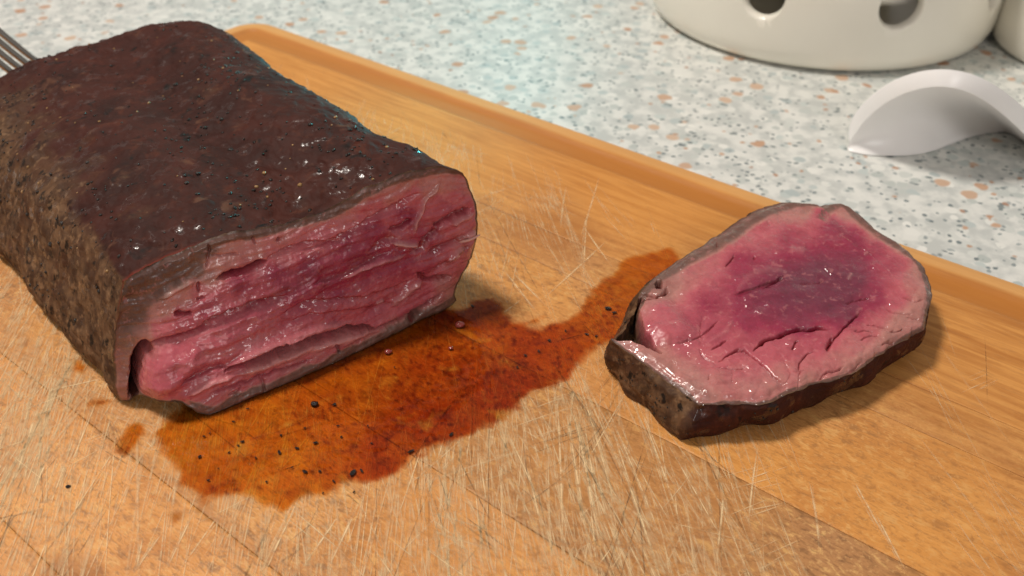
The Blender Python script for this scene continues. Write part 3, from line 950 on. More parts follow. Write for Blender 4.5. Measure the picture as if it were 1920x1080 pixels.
s_fl = [(1147, 630), (1180, 654), (1215, 679), (1250, 702), (1285, 730), (1313, 753)]
s_fr = [(1313, 753), (1342, 752), (1387, 748), (1425, 751), (1450, 750), (1470, 737), (1498, 729), (1538, 712), (1582, 706), (1613, 693), (1640, 668), (1676, 645), (1707, 628), (1729, 610)]
s_rt = [(1729, 610), (1741, 585), (1747, 555), (1745, 528), (1733, 500), (1716, 478), (1698, 461), (1667, 441), (1648, 430), (1631, 409), (1609, 392), (1578, 382)]
s_bk = [(1578, 382), (1556, 379), (1540, 385), (1527, 392), (1511, 403), (1510, 401), (1516, 390), (1521, 379), (1495, 376), (1462, 376), (1430, 385), (1400, 402), (1370, 419), (1340, 439), (1300, 463), (1260, 488), (1225, 516), (1203, 545), (1188, 575), (1172, 605), (1147, 630)]
NU2, NV2 = 420, 360
# patch sides: bottom = front-right rim, right = right rim, top = back rim (reversed), left = front-left rim (reversed)
bot2 = resample(chaikin(spx(s_fr)), NU2); rgt2 = resample(chaikin(spx(s_rt)), NV2)
top2 = resample(chaikin(spx(s_bk), 1)[::-1], NU2); lft2 = resample(chaikin(spx(s_fl))[::-1], NV2)
f2_0 = coons(bot2, rgt2, top2, lft2)
LI2 = loop_idx(NU2, NV2)
lp0 = f2_0.reshape(-1, 3)[LI2]
nl2 = loop_normals(lp0, SN)
if ((lp0 - lp0.mean(0)) * nl2).sum() < 0: nl2 = -nl2
lp1 = lp0 + nl2 * (crust_noise(lp0, 13) * 1.0)[:, None]
nb = NU2 - 1; nr = nb + NV2 - 1; ntp = nr + NU2 - 1
f2s = coons(lp1[:NU2], lp1[nb:nb + NV2], lp1[nr:nr + NU2][::-1], np.r_[lp1[ntp:], lp1[:1]][::-1])
XY2 = proj(f2s)
Q = Relief(XY2)
xy2 = f2s[..., :2]
ang = math.radians(25)
ff = np.stack([xy2[..., 0] * math.cos(ang) + xy2[..., 1] * math.sin(ang), -xy2[..., 0] * math.sin(ang) + xy2[..., 1] * math.cos(ang)], -1) + .002 * np.stack([vnoise(xy2, 60, 6), vnoise(xy2, 60, 7)], -1)
fib2 = .35 * fbm(xy2, 900, 2, 139) + .5 * fbm(ff * [60, 240], 1, 2, 131) + .45 * fbm(xy2, 300, 3, 133) + .3 * fbm(ff * [120, 700], 1, 2, 137)
Q.h += .0009 * fbm(xy2, 38, 2, 141) + .00035 * fbm(ff * [60, 220], 1, 2, 143) + .00018 * fbm(xy2, 420, 3, 145)
# grain bundles on the lower right margin
marg = smooth(polysdf(XY2, np.array([(1300, 690), (1360, 640), (1440, 640), (1560, 620), (1620, 580), (1690, 540), (1760, 540), (1760, 620), (1600, 730), (1450, 770), (1310, 760)], float)), -5, 20)
cellsc = np.stack([XY2[..., 0] + .5 * XY2[..., 1], XY2[..., 1] - .35 * XY2[..., 0]], -1)
Q.h += marg * .00025 * (np.abs(fbm(cellsc * [1 / 34, 1 / 46], 1, 2, 151)) * 2 - .5)
lines = [([(1413, 656), (1431, 636), (1458, 629), (1489, 620), (1520, 618), (1556, 622)], 3.4, .0032, .95), ([(1552, 650), (1560, 640), (1582, 618), (1600, 600), (1616, 584)], 2.8, .0024, .8), ([(1584, 569), (1610, 563), (1632, 559)], 2.2, .0016, .6),
         ([(1347, 676), (1368, 662), (1387, 653), (1404, 662), (1427, 680), (1449, 702), (1471, 725)], 2.8, .0026, .75), ([(1333, 653), (1350, 645), (1366, 635)], 2.4, .0016, .7), ([(1484, 656), (1487, 645), (1498, 637)], 2.6, .0022, .7),
         ([(1498, 696), (1500, 680), (1508, 668), (1525, 662)], 2.6, .0018, .6), ([(1551, 660), (1555, 648), (1561, 634)], 4.5, .0016, .85), ([(1495, 532), (1520, 531), (1549, 526)], 2.6, .0012, .5), ([(1430, 541), (1450, 530), (1472, 519)], 2.6, .0016, .5),
         ([(1262, 646), (1285, 640), (1311, 631), (1333, 613), (1350, 600)], 2.4, .0014, .6), ([(1360, 499), (1370, 488), (1379, 475)], 2.4, .0018, .6), ([(1411, 480), (1414, 487)], 2.6, .0018, .6), ([(1622, 609), (1640, 609), (1660, 614)], 2.0, .0014, .5),
         ([(1666, 623), (1680, 621), (1695, 616)], 2.6, .0018, .4), ([(1660, 578), (1685, 586), (1714, 592)], 2.0, .0012, .4), ([(1653, 646), (1666, 640), (1682, 640)], 2.2, .0016, .4), ([(1536, 708), (1550, 697), (1570, 691), (1582, 684)], 2.4, .0018, .5),
         ([(1462, 722), (1478, 712), (1480, 694), (1470, 676)], 1.6, .0008, .3), ([(1500, 728), (1498, 708), (1504, 690)], 1.7, .0010, .35), ([(1516, 440), (1530, 448)], 1.8, .0008, .3), ([(1440, 412), (1442, 422)], 2.0, .0014, .5), ([(1345, 452), (1345, 466)], 2.0, .0012, .5),
         ([(1318, 600), (1310, 620), (1316, 640)], 2.0, .0008, .4), ([(1340, 680), (1320, 664), (1310, 650)], 2.2, .0010, .5), ([(1400, 690), (1370, 690), (1345, 688)], 2.2, .0010, .5), ([(1330, 700), (1328, 715)], 1.8, .0008, .4), ([(1372, 694), (1374, 720)], 1.6, .0006, .25),
         ([(1610, 640), (1628, 632), (1650, 628)], 2.0, .0014, .4), ([(1600, 625), (1622, 620), (1640, 624)], 2, .0014, .5), ([(1690, 560), (1715, 566), (1735, 562)], 2, .0010, .35), ([(1700, 596), (1722, 600)], 2, .0012, .35), ([(1580, 700), (1600, 690), (1618, 676)], 2, .0012, .4)]
Q.jit *= .8
for pl, w, dp, bl in lines: Q.crack(pl, w * (.6 if w > 3 else .42), dp * (.6 if w > 3 else .36), 0, blood=bl)
for pl, w, dp, bl in lines: Q.h -= .00025 * np.exp(-(polydist(XY2, chaikin(pl))[0] / 7) ** 2)
Q.crack([(1228, 529), (1237, 532), (1243, 530)], 4, .0060, 0, blood=.9)
Q.crack([(1205, 545), (1225, 556), (1246, 553), (1253, 538)], 2.4, .0018, 0, blood=.2)
Q.crack([(1200, 548), (1195, 560), (1212, 562), (1240, 560)], 2.4, .0014, 0, blood=.1)
# torn flake in the middle
Q.crack([(1376, 553), (1395, 546), (1440, 533), (1474, 517)], 1.6, .0007, 1, 5, .35)
Q.ridge([(1376, 552), (1388, 535), (1404, 519), (1440, 503), (1476, 508)], 5.5, .0001, .14)
Q.ridge([(1330, 640), (1360, 625), (1375, 600)], 4, .0003, .12)
Q.ridge([(1590, 525), (1598, 512)], 3, .0004, .35); Q.ridge([(1618, 480), (1628, 476)], 3, .0003, .35); Q.ridge([(1480, 468), (1510, 472)], 7, .0002, .22)
# sunken shelf between the flap and the main muscle
shelf = polysdf(XY2 + Q.jit * .8, np.array([(1203, 553), (1196, 575), (1202, 598), (1210, 620), (1226, 645), (1240, 660), (1222, 651), (1195, 640), (1140, 626), (1150, 600), (1180, 560)], float))
shm = smooth(shelf, -2.5, 4)
Q.h -= .0078 * shm
knob = polysdf(XY2, np.array([(1205, 560), (1240, 540), (1290, 600), (1310, 640), (1250, 655), (1215, 630)], float))
Q.h += .0012 * smooth(knob, -5, 22)
ctrl2 = [(1150, 635, .78), (1200, 663, .74), (1250, 695, .74), (1290, 728, .76), (1318, 745, .82), (1240, 668, .66), (1280, 700, .62), (1230, 620, .46), (1250, 590, .46), (1280, 640, .44), (1300, 600, .38), (1330, 570, .30), (1215, 540, .80), (1250, 510, .80), (1240, 545, .72), (1290, 478, .82), (1300, 500, .55), (1330, 480, .52),
         (1340, 445, .84), (1380, 418, .84), (1380, 450, .50), (1430, 390, .86), (1430, 425, .48), (1480, 382, .86), (1480, 405, .62), (1510, 390, .80), (1480, 440, .34), (1540, 395, .42), (1580, 388, .70), (1560, 430, .28), (1610, 400, .80), (1600, 450, .24), (1640, 430, .78), (1640, 470, .34), (1690, 462, .80), (1670, 500, .40), (1730, 510, .86), (1710, 540, .60), (1680, 560, .48),
         (1740, 560, .86), (1720, 590, .80), (1690, 600, .70), (1390, 490, .30), (1420, 560, .18), (1470, 540, .14), (1540, 510, .12), (1600, 520, .14), (1480, 580, .12), (1550, 570, .10), (1510, 545, .08), (1580, 545, .10), (1440, 575, .16), (1600, 490, .18), (1400, 600, .22), (1350, 620, .38), (1500, 605, .16), (1590, 580, .14), (1640, 560, .30), (1380, 640, .44), (1340, 680, .50), (1330, 715, .60), (1390, 690, .52), (1390, 730, .60),
         (1440, 660, .46), (1450, 720, .60), (1490, 650, .44), (1500, 690, .54), (1520, 715, .64), (1540, 640, .42), (1560, 680, .56), (1600, 650, .54), (1620, 680, .72), (1640, 610, .54), (1670, 625, .72), (1590, 700, .74)]
ctrl2 = [(x, y, min(v, .70)) for x, y, v in ctrl2]
dn2 = idw(XY2 + Q.jit * 1.5, ctrl2) + .03 * fbm(xy2, 120, 3, 161)
core = np.hypot((XY2[..., 0] - 1530) * .92 + (XY2[..., 1] - 530) * .25, ((XY2[..., 1] - 530) * 1.0 - (XY2[..., 0] - 1530) * .22) * 1.9)
dn2 = dn2 - .12 * (1 - smooth(core + 18 * fbm(xy2, 70, 3, 163), 10, 230))
ii, jj = np.meshgrid(np.arange(NU2), np.arange(NV2), indexing='ij')
spc_u = np.linalg.norm(np.gradient(f2s, axis=0), axis=-1); spc_v = np.linalg.norm(np.gradient(f2s, axis=1), axis=-1)
de2 = np.minimum(np.minimum(ii, NU2 - 1 - ii) * spc_u, np.minimum(jj, NV2 - 1 - jj) * spc_v)
rim2 = smooth(de2, 0, .0012)
keep = Q.h < -.004
Q.h = np.where(shm > .2, Q.h * smooth(de2, -.0002, .0004), Q.h * rim2)
Q.h -= .0012 * (1 - smooth(de2, 0, .003))
rw = .0014 + .0085 * (1 - smooth(XY2[..., 1] + .12 * (XY2[..., 0] - 1300), 470, 600)) + .0022 * smooth(XY2[..., 0], 1640, 1720)
dn2 = np.clip(np.maximum(dn2, .86 * (1 - smooth(de2 + .0009 * fbm(xy2, 110, 3, 167),   .35 * rw, rw)) + .1 * (1 - smooth(de2, 0, .0006))), 0, 1)
P2 = f2s + SN * Q.h[..., None]
P2[..., 2] = np.maximum(P2[..., 2], .001)
slice_ = empty('beef_slice', (.075, .20, 0))
tag(slice_, 'thick pink beef slice with brown rim lying flat beside the roast', 'meat')
crn2 = np.maximum(shm, 1 - smooth(de2, 0, .0004))
mesh_obj('cut_face', P2.reshape(-1, 3), grid_faces(NU2, NV2), M_meat, slice_, dict(done=dn2.ravel(), fibre=(fib2 * .75 * (.15 + .6 * smooth(dn2, .1, .5))).ravel(), pale=Q.pale.ravel(), blood=Q.blood.ravel(), crustness=crn2.ravel()))['label'] = 'pink cut face with cracked margin'
# rim down to the board
lpd = P2.reshape(-1, 3)[LI2]
pairs = [((1147, 630), (1137, 692)), ((1215, 679), (1192, 752)), ((1285, 730), (1252, 806)), ((1313, 753), (1276, 823)), ((1342, 752), (1318, 818)), ((1425, 751), (1420, 795)), ((1498, 729), (1505, 770)), ((1582, 706), (1590, 733)), ((1640, 668), (1650, 696)), ((1707, 628), (1695, 668)), ((1741, 585), (1715, 640)), ((1747, 555), (1722, 620)),
         ((1698, 461), (1690, 560)), ((1609, 392), (1600, 500)), ((1495, 376), (1500, 470)), ((1400, 402), (1405, 480)), ((1300, 463), (1305, 530)), ((1225, 516), (1216, 575)), ((1188, 575), (1170, 620)), ((1172, 605), (1150, 650))]
tk = spx([p for p, _ in pairs]); bk = gz(np.array([b for _, b in pairs], float), .0005)
offs = bk[:, :2] - tk[:, :2]
dd = np.linalg.norm(lp0[:, None, :2] - tk[None, :, :2], axis=2)
wts = 1 / (dd ** 3 + 1e-9); off = (wts[..., None] * offs[None]).sum(1) / wts.sum(1)[:, None]
NR2 = 46
rs = np.linspace(0, 1, NR2)
base_xy = lp0[:, :2] + off
K = []
for s in rs:
    e = s ** 1.1
    bul = .0012 * math.sin(math.pi * s)
    xy_ = lpd[:, :2] * (1 - e) + base_xy * e + nl2[:, :2] * bul
    z_ = lpd[:, 2] * (1 - s) + .0005 * s
    K.append(np.c_[xy_, z_])
K = np.stack(K, 1)
fadeK = smooth(rs, 0, .12)[None, :]
dK = (crust_noise(K, 23) * .9 + .0008 * fbm(K, 90, 2, 29)) * fadeK * (1 - .3 * smooth(rs, .85, 1)[None])
K = K + np.concatenate([nl2[:, :2], np.zeros((len(nl2), 1))], 1)[:, None] * dK[..., None]
inner = []
for s in (.35, .8, 1.0):
    q = K[:, -1].copy(); cxy = q[:, :2].mean(0); q[:, :2] = q[:, :2] * (1 - s) + cxy * s; q[:, 2] = .0006; inner.append(q)
K = np.concatenate([K, np.stack(inner, 1)], 1)
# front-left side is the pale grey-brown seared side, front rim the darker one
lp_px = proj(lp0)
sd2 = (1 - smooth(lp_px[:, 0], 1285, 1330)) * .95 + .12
side2 = np.repeat(sd2[:, None], K.shape[1], 1)
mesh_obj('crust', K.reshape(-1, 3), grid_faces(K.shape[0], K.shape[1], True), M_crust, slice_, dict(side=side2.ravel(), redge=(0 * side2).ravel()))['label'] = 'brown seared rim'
gi = np.argwhere((lp_px[:, 0] < 1700) & (lp_px[:, 1] > 560))[:, 0]
gp = [(i, j) for i, j in zip(RNG.choice(gi, 50), RNG.integers(6, 40, 50))]
scatter_grains('pepper_crust', [K[i, j] for i, j in gp], [nl2[i] for i, j in gp], .00018, .00036, M_pepper, slice_)

# ------------------------------------------------------------------ juice on the board
PUD = [(395, 700), (600, 600), (800, 560), (856, 578), (882, 563), (925, 553), (944, 570), (956, 592), (985, 603), (1012, 614), (1040, 602), (1070, 588), (1096, 572), (1100, 556), (1096, 540), (1120, 530), (1145, 508), (1167, 487), (1209, 473), (1242, 461), (1275, 462), (1300, 520), (1240, 600), (1190, 640), (1150, 650), (1132, 650), (1100, 664), (1086, 690), (1062, 716), (1030, 738), (995, 745),
       (962, 768), (930, 792), (900, 812), (862, 832), (812, 838), (785, 862), (760, 885), (735, 898), (700, 905), (650, 914), (606, 928), (572, 930), (545, 958), (522, 966), (492, 948), (445, 940), (412, 946), (384, 957), (362, 950), (352, 934), (345, 921), (322, 920), (298, 934), (268, 948), (245, 958), (262, 940), (292, 924), (322, 908), (318, 892), (304, 868), (294, 842), (292, 818), (300, 795), (318, 778)]
TONGUE = [(985, 606), (1000, 594), (1024, 582), (1044, 573), (1048, 580), (1022, 596), (1002, 610)]
ISL = [[(228, 815), (246, 795), (262, 790), (278, 800), (266, 826), (252, 846), (236, 860), (216, 850)], [(132, 678), (152, 672), (170, 690), (162, 712), (142, 708)], [(150, 752), (180, 742), (215, 742), (236, 752), (200, 766), (165, 776), (142, 770)], TONGUE,
       [(312, 962), (330, 955), (346, 962), (336, 984), (316, 990)]]


def puddle(poly, name, label, cat, group=None, soft=.0028, redness=None, thick=.00018):
    w = gz(np.array(poly, float))[:, :2]
    lo, hi = w.min(0) - .004, w.max(0) + .004
    st = .0005
    X, Y = np.meshgrid(np.arange(lo[0], hi[0], st), np.arange(lo[1], hi[1], st), indexing='ij')
    p = np.stack([X, Y], -1)
    nz_ = .0022 * fbm(p, 130, 3, 201) + .0009 * fbm(p, 420, 2, 207)
    wc = chaikin(np.vstack([w, w[:1]]), 1)[:-1]
    d = polysdf(p, wc) + nz_
    film = smooth(d, 0, soft)
    px = proj(np.stack([X, Y, 0 * X], -1))
    z = .00016 + thick * smooth(d, 0, .004) + .00004 * fbm(p, 300, 2, 209)
    red = np.full_like(X, .15) if redness is None else redness(px, p)
    keep = d > -.0002
    F = grid_faces(*X.shape)
    F = F[keep.ravel()[F].all(1)]
    used = np.unique(F); mp = np.full(X.size, -1); mp[used] = np.arange(len(used))
    o = mesh_obj(name, np.stack([X, Y, z], -1).reshape(-1, 3)[used], mp[F], M_juice, None, dict(film=film.ravel()[used], red=np.clip(red, 0, 1).ravel()[used]))
    tag(o, label, cat, group)
    return o


RC = [(430, 800, .05), (350, 850, .05), (420, 930, .3), (500, 780, .08), (540, 850, .22), (480, 920, .1), (560, 930, .3), (600, 760, .3), (620, 880, .45), (640, 820, .4), (700, 700, .32), (720, 850, .8), (740, 780, .85), (800, 720, .7), (820, 800, .9), (900, 690, .85), (960, 720, .9), (980, 660, .75), (880, 600, .6), (940, 620, .4), (870, 640, .35), (1040, 690, .7), (1040, 620, .7), (1120, 600, .35), (1180, 510, .1), (1150, 560, .2), (300, 930, .5), (780, 620, .3)]
puddle(PUD, 'juice_puddle', 'orange and red meat juice spread over the board between roast and slice', 'juice puddle', redness=lambda px, p: idw(px, RC, 3) + .25 * fbm(p, 60, 3, 215))
puddle(ISL[0], 'juice_splash', 'amber juice smear beside a board seam below the roast corner', 'juice')
puddle(ISL[1], 'juice_splash', 'small amber juice spot against the brown side of the roast', 'juice')
puddle(ISL[2], 'juice_splash', 'thin amber juice trace under the front corner of the roast', 'juice')
puddle(ISL[3], 'juice_splash', 'narrow orange juice tongue in the pale notch of the puddle', 'juice', redness=lambda px, p: .4 + 0 * px[..., 0])
puddle(ISL[4], 'juice_splash', 'small yellow juice spot in front of the large puddle', 'juice')

FL = [(375, 858, 5), (383, 820, 4), (394, 814, 3), (438, 792, 3.5), (455, 830, 5), (447, 837, 3.5), (527, 818, 3.5), (524, 850, 5), (557, 842, 4.5), (592, 832, 5.5), (634, 800, 3.5), (640, 821, 4), (697, 833, 4), (771, 848, 6), (662, 888, 7), (678, 884, 4.5), (600, 886, 4.5), (572, 886, 5), (626, 904, 4), (606, 926, 2.5), (664, 924, 3), (391, 902, 4), (846, 816, 5), (572, 804, 3),
      (1100, 628, 5), (1118, 632, 4), (886, 576, 6), (1140, 580, 9), (1152, 588, 7), (1030, 640, 6), (1010, 660, 5), (985, 668, 4), (627, 760, 6), (128, 913, 6), (465, 768, 3), (500, 905, 3.5), (548, 878, 3), (690, 800, 3), (740, 690, 3), (430, 850, 3), (410, 880, 2.5), (480, 860, 3), (1060, 622, 4), (970, 690, 3.5)]
fl_mesh = []
for s in range(5):
    v, f = blob_mesh('pf', seed=40 + s, squash=.6)
    me = bpy.data.meshes.new('pepper_flake'); me.from_pydata([tuple(q) for q in v.tolist()], [], [tuple(q) for q in f.tolist()]); me.materials.append(M_pepper)
    fl_mesh.append(me)
for q, (x, y, r) in enumerate(FL):
    w = gz(np.array([float(x), float(y)]))
    o = bpy.data.objects.new('pepper_flake', fl_mesh[q % 5]); COL.objects.link(o)
    rr = r * .27 / FPX * .52
    inside = (x, y) != (128, 913)
    o.scale = (rr * random.uniform(1.1, 2.0), rr * random.uniform(.7, 1.0), rr * .55)
    o.rotation_euler = (0, 0, random.uniform(0, 3.14))
    o.location = (w[0], w[1], (.0003 if inside else .0001) + rr * .25)
    if inside: tag(o, 'black pepper flake lying in the orange meat juice', 'pepper flake', 'pepper flakes in the juice')
    else: tag(o, 'lone dark pepper flake on the bare wood away from the juice', 'pepper flake')
DR = [(862, 612, 11, M_drop, 'largest red juice drop near the bottom edge of the roast'), (590, 760, 7.5, M_pepper, 'dark wet peppercorn lying beside the bottom edge of the roast'), (728, 662, 8, M_drop, 'shiny round juice drop close under the roast edge'), (845, 655, 5, M_drop, 'tiny pale juice drop on the puddle between seam and roast')]
for x, y, r, m, lab in DR:
    w = gz(np.array([float(x), float(y)])); rr = r * .27 / FPX
    v, f = blob_mesh('d', seed=77, squash=.55)
    o = mesh_obj('juice_drop' if m is M_drop else 'peppercorn', v * rr * .8, f, m)
    o.location = (w[0], w[1], .0003 + rr * .2)
    tag(o, lab, 'drop' if m is M_drop else 'peppercorn')

# ------------------------------------------------------------------ background things
def lathe(profile, n=128):
    V = []; F = []
    for r, z in profile:
        for k in range(n):
            a = 2 * math.pi * k / n; V.append((r * math.cos(a), r * math.sin(a), z))
    for i in range(len(profile) - 1):
        for k in range(n): F.append((i * n + k, i * n + (k + 1) % n, (i + 1) * n + (k + 1) % n, (i + 1) * n + k))
    F.append(tuple(range(n))[::-1]); F.append(tuple(range((len(profile) - 1) * n, len(profile) * n)))
    return np.array(V), F


def warmer():
    cpx = gz(np.array([1540., 19.]), -TH); lpx = gz(np.array([1227., 19.]), -TH)
    r = abs(cpx[0] - lpx[0]) * .985
    cx, cy = cpx[0] - .004, cpx[1]
    h = .068; t = .006
    prof = [(r * .90, 0), (r * .955, .0012), (r * .985, .005), (r, .011), (r * 1.005, .03), (r * .99, .05), (r * .96, h - .004), (r * .95, h - .001), (r * .90, h), (r * .2, h), (r * .15, h - .001), (r * .15, h - .005), (r * .2, h - .006), (r * .88, h - .007), (r * .935, h - .012),  # unseen top drawn nearly shut to keep the inside dark
            (r * .955, .05), (r * .958, .03), (r * .95, .012), (r * .88, .008), (.001, .007)]
    pp = chaikin(np.array(prof), 2)
    V, F = lathe([tuple(p) for p in pp], 160)
    root = empty('candle_warmer', (cx, cy, -TH))
    tag(root, 'round cream ceramic candle warmer with finger-sized holes in its wall', 'candle warmer')
    V = V + [cx, cy, -TH]
    o = mesh_obj('body', V, F, M_cream, root)
    holes = [np.array([1432., -6.]), np.array([1692., 12.])]
    angs = []
    for q in holes:
        rr_ = ray(q); # intersect cylinder
        dx, dy = rr_[0], rr_[1]; ox, oy = CP[0] - cx, CP[1] - cy
        A_ = dx * dx + dy * dy; B_ = 2 * (ox * dx + oy * dy); C_ = ox * ox + oy * oy - r * r
        t_ = (-B_ - math.sqrt(B_ * B_ - 4 * A_ * C_)) / (2 * A_)
        p = CP + rr_ * t_; angs.append((math.atan2(p[1] - cy, p[0] - cx), p[2]))
    step = angs[1][0] - angs[0][0]; n = max(5, round(2 * math.pi / abs(step)))
    zc_ = (angs[0][1] + angs[1][1]) / 2
    lst = [angs[0][0], angs[1][0]] + [angs[1][0] + (2 * math.pi - step) * k / (n - 1) for k in range(1, n - 1)]
    HV = []; HF = []; m = 28; hr = .0098
    for a in lst:
        b = len(HV); ca, sa = math.cos(a), math.sin(a)
        for rad in (r * .80, r * .90, r * .985, r * 1.012, r * 1.15):
            sc = {r * .985: 1.0, r * 1.012: 1.22, r * 1.15: 2.2}.get(rad, .93)
            for k in range(m):
                th_ = 2 * math.pi * k / m
                HV.append((cx + ca * rad - sa * hr * sc * math.cos(th_), cy + sa * rad + ca * hr * sc * math.cos(th_), zc_ + hr * sc * math.sin(th_)))
        for i in range(4):
            for k in range(m): HF.append((b + i * m + k, b + i * m + (k + 1) % m, b + (i + 1) * m + (k + 1) % m, b + (i + 1) * m + k))
        HF += [tuple(range(b, b + m))[::-1], tuple(range(b + 4 * m, b + 5 * m))]
    cut = mesh_obj('cutter', HV, HF, M_cream)
    for ob in (o, cut):
        import bmesh
        bm = bmesh.new(); bm.from_mesh(ob.data); bmesh.ops.recalc_face_normals(bm, faces=bm.faces); bm.to_mesh(ob.data); bm.free()
    cut.location = (0, 0, 0)
    bpy.context.view_layer.update()
    md = o.modifiers.new('holes', 'BOOLEAN'); md.operation = 'DIFFERENCE'; md.object = cut; md.solver = 'EXACT'
    bpy.context.view_layer.update()
    dg = bpy.context.evaluated_depsgraph_get()
    me = bpy.data.meshes.new_from_object(o.evaluated_get(dg))
    o.modifiers.clear(); o.data = me
    bpy.data.objects.remove(cut)
    me.polygons.foreach_set('use_smooth', np.ones(len(me.polygons), bool))
    me.set_sharp_from_angle(angle=math.radians(50))
    # tea light standing inside
    tl_ = empty('tea_light', (cx, cy, -TH + .0075))
    tag(tl_, 'small tea light in a metal cup inside the holed warmer', 'candle')
    V1, F1 = lathe([(.018, 0), (.019, .001), (.019, .015), (.0185, .0155), (.0182, .015), (.0182, .011)], 40)
    mesh_obj('cup', V1 + np.array([cx, cy, -TH + .0075]), F1, M_steel, tl_)
    V1, F1 = lathe([(.0178, .0015), (.0178, .0125), (.012, .0128), (.001, .0132)], 40)
    mesh_obj('wax', V1 + np.array([cx, cy, -TH + .0075]), F1, mat_plain('dark_red_wax', (.16, .02, .03), .35), tl_)
    return cx, cy, r


wcx, wcy, wr = warmer()


def second_pot():
    # left side of its foot shows at the right-hand edge of the frame
    foot = gz(np.array([1878., 96.]), -TH)
    r = .060
    cx, cy = foot[0] + r * .955, foot[1] + r * .02
    prof = [(.001, 0), (r * .90, 0), (r * .955, .0012), (r * .985, .005), (r, .011), (r * 1.01, .035), (r * 1.0, .06), (r * .985, .078), (r * .97, .08), (r * .955, .078), (r * .95, .06), (r * .95, .012), (.001, .008)]
    V, F = lathe([tuple(p) for p in chaikin(np.array(prof), 2)], 128)
    o = mesh_obj('ceramic_pot', V, F, M_cream, loc=(cx, cy, -TH))
    tag(o, 'plain cream ceramic pot without holes standing next to the candle warmer', 'pot')


second_pot()


def utensil():
    B_px = [(1591, 283), (1615, 289), (1650, 292), (1700, 292), (1745, 287), (1790, 277), (1830, 267), (1864, 258), (1895, 268), (1925, 290), (1975, 330)]
    A_px = [(1589, 277), (1600, 254), (1622, 226), (1652, 198), (1690, 176), (1735, 163), (1780, 162), (1825, 175), (1870, 204), (1920, 250), (1972, 304)]
    p0 = gz(np.array([1591., 283.]), -TH); p1 = gz(np.array([1790., 277.]), -TH)
    d = p1 - p0; d /= np.linalg.norm(d); n = np.array([d[1], -d[0], 0])
    t = np.linspace(0, 1, len(B_px))
    Bp = gz(np.array(B_px, float), -TH + .0004)
    lift = smooth(t, .35, .7)
    plane = p0 - n * .012
    Bl = on_plane(np.array(B_px, float), plane, n)
    Bp = Bp * (1 - lift)[:, None] + Bl * lift[:, None]
    # the upper edge leans back from the lower one
    Ap = np.stack([on_plane(np.array(a, float), p0 + n * (-.001 + .026 * float(smooth(np.array(k), .02, .7))), n) for a, k in zip(A_px, t)])
    A = resample(chaikin(Ap, 3), 90); B = resample(chaikin(Bp, 3), 90)
    w = np.linspace(0, 1, 22)[None, :, None]
    Sf = B[:, None] * (1 - w) + A[:, None] * w
    dist = np.linalg.norm(A - B, axis=1)[:, None, None]
    Sf = Sf - np.array([*n[:2], 0]) * (np.sin(math.pi * w) * dist * .22)          # hollow side towards the camera
    du = np.gradient(Sf, axis=0); dv = np.gradient(Sf, axis=1); nn = np.cross(du, dv); nn /= np.linalg.norm(nn, axis=-1, keepdims=True) + 1e-9
    if (nn @ n).mean() < 0: nn = -nn
    th_ = .0062 * smooth(np.linspace(0, 1, 90), -.06, .10)[:, None, None]
    bk_ = Sf - nn * th_
    bk_[..., 2] = np.maximum(bk_[..., 2], -TH + .0004); Sf[..., 2] = np.maximum(Sf[..., 2], -TH + .0003)
    # round the rims: extra mid strip
    N = 90 * 22
    V = np.r_[Sf.reshape(-1, 3), bk_.reshape(-1, 3)]
    F = grid_faces(90, 22)
    ring = loop_idx(90, 22); rn = np.roll(ring, -1)
    faces = np.r_[F, F[:, ::-1] + N, np.stack([ring, rn, rn + N, ring + N], -1)[:, ::-1]]
    o = mesh_obj('curved_utensil', V, faces, M_white)
    md = o.modifiers.new('bevel', 'BEVEL'); md.width = .0022; md.segments = 3; md.limit_method = 'ANGLE'; md.angle_limit = math.radians(50)
    tag(o, 'white curved plastic utensil arching over its dark shadow on the speckled counter', 'utensil')


utensil()


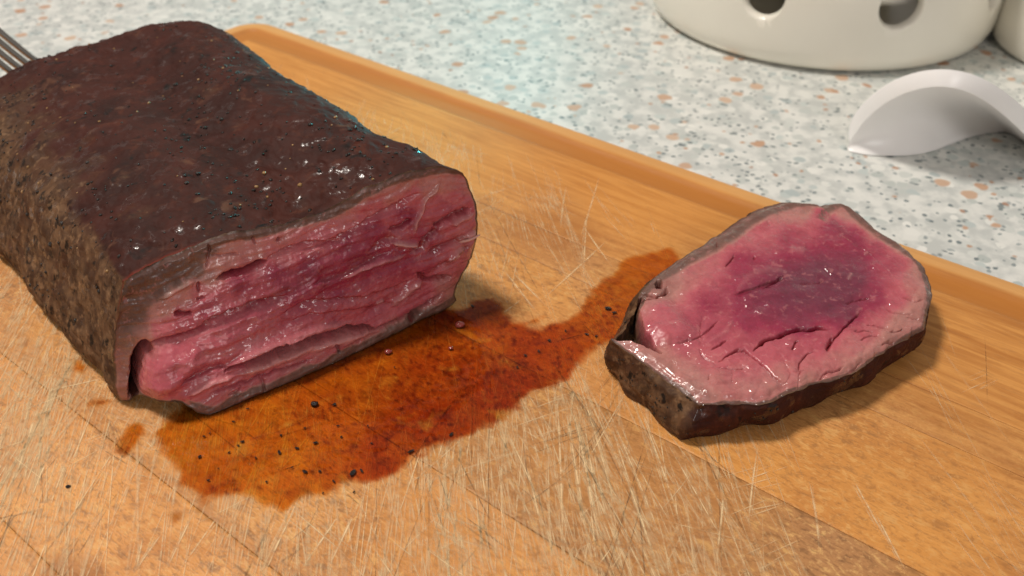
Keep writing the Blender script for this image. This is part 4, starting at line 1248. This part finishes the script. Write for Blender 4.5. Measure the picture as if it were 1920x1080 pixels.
def fork():
    ent = np.array([-.163, .296, .036])                 # where the tines go into the meat
    q0 = np.array([35., 72.]); q1 = np.array([75., 108.])
    n = np.array([0.25, -1.0, 0]); n /= np.linalg.norm(n)
    root = empty('dinner_fork', (-.25, .33, .05))
    tag(root, 'steel fork with its tines stuck into the back of the roast', 'fork')
    zt = .040
    # tines: outer edges traced, each a tapered bar lying in one tilted plane
    ax0 = gz(np.array([-60., 36.]), .040); ax1 = gz(np.array([95., 156.]), .014)
    d = ax1 - ax0; L = np.linalg.norm(d); d /= L
    s = np.cross(d, [0, 0, 1]); s /= np.linalg.norm(s); up = np.cross(s, d)

    def bar(name, pts, w, t, mat, taper=1.0):
        pts = resample(chaikin(np.array(pts), 2), 16); V = []; F = []
        tn = np.gradient(pts, axis=0); tn /= np.linalg.norm(tn, axis=1, keepdims=True)
        prof = [(math.copysign(abs(math.cos(a)) ** .55, math.cos(a)), math.copysign(abs(math.sin(a)) ** .55, math.sin(a))) for a in np.linspace(0, 2 * math.pi, 12, endpoint=False)]
        for i, (p, tt_) in enumerate(zip(pts, tn)):
            k = i / 15; ww = (w[0] * (1 - k) + w[1] * k) / 2; ht = t / 2 * (1 - (1 - taper) * k)
            u_ = np.cross(s, tt_)
            for a, b in prof: V.append(p + s * a * ww + u_ * b * ht)
        m = 12
        for i in range(15):
            for k in range(m): F.append((i * m + k, i * m + (k + 1) % m, (i + 1) * m + (k + 1) % m, (i + 1) * m + k))
        F += [tuple(range(m))[::-1], tuple(range(15 * m, 16 * m))]
        return mesh_obj(name, V, F, mat, root)
    base = ax0 - d * .012
    for k in range(4):
        o_ = (k - 1.5) * .0062
        p = [base + s * o_, base + s * o_ + d * .03 - up * .0015, base + s * o_ + d * (L + .010) - up * .001]
        bar('tine', p, (.0036, .0022), .0024, M_steel, .7)
    bar('head', [base - d * .026, base - d * .012 - up * .002, base + d * .001], (.009, .0232), .0024, M_steel)
    hb = base - d * .026
    bar('handle', [hb + d * .001, hb - d * .03 + up * .006, hb - d * .08 + up * .010, hb - d * .13 + up * .006], (.008, .016), .003, M_steel)


fork()
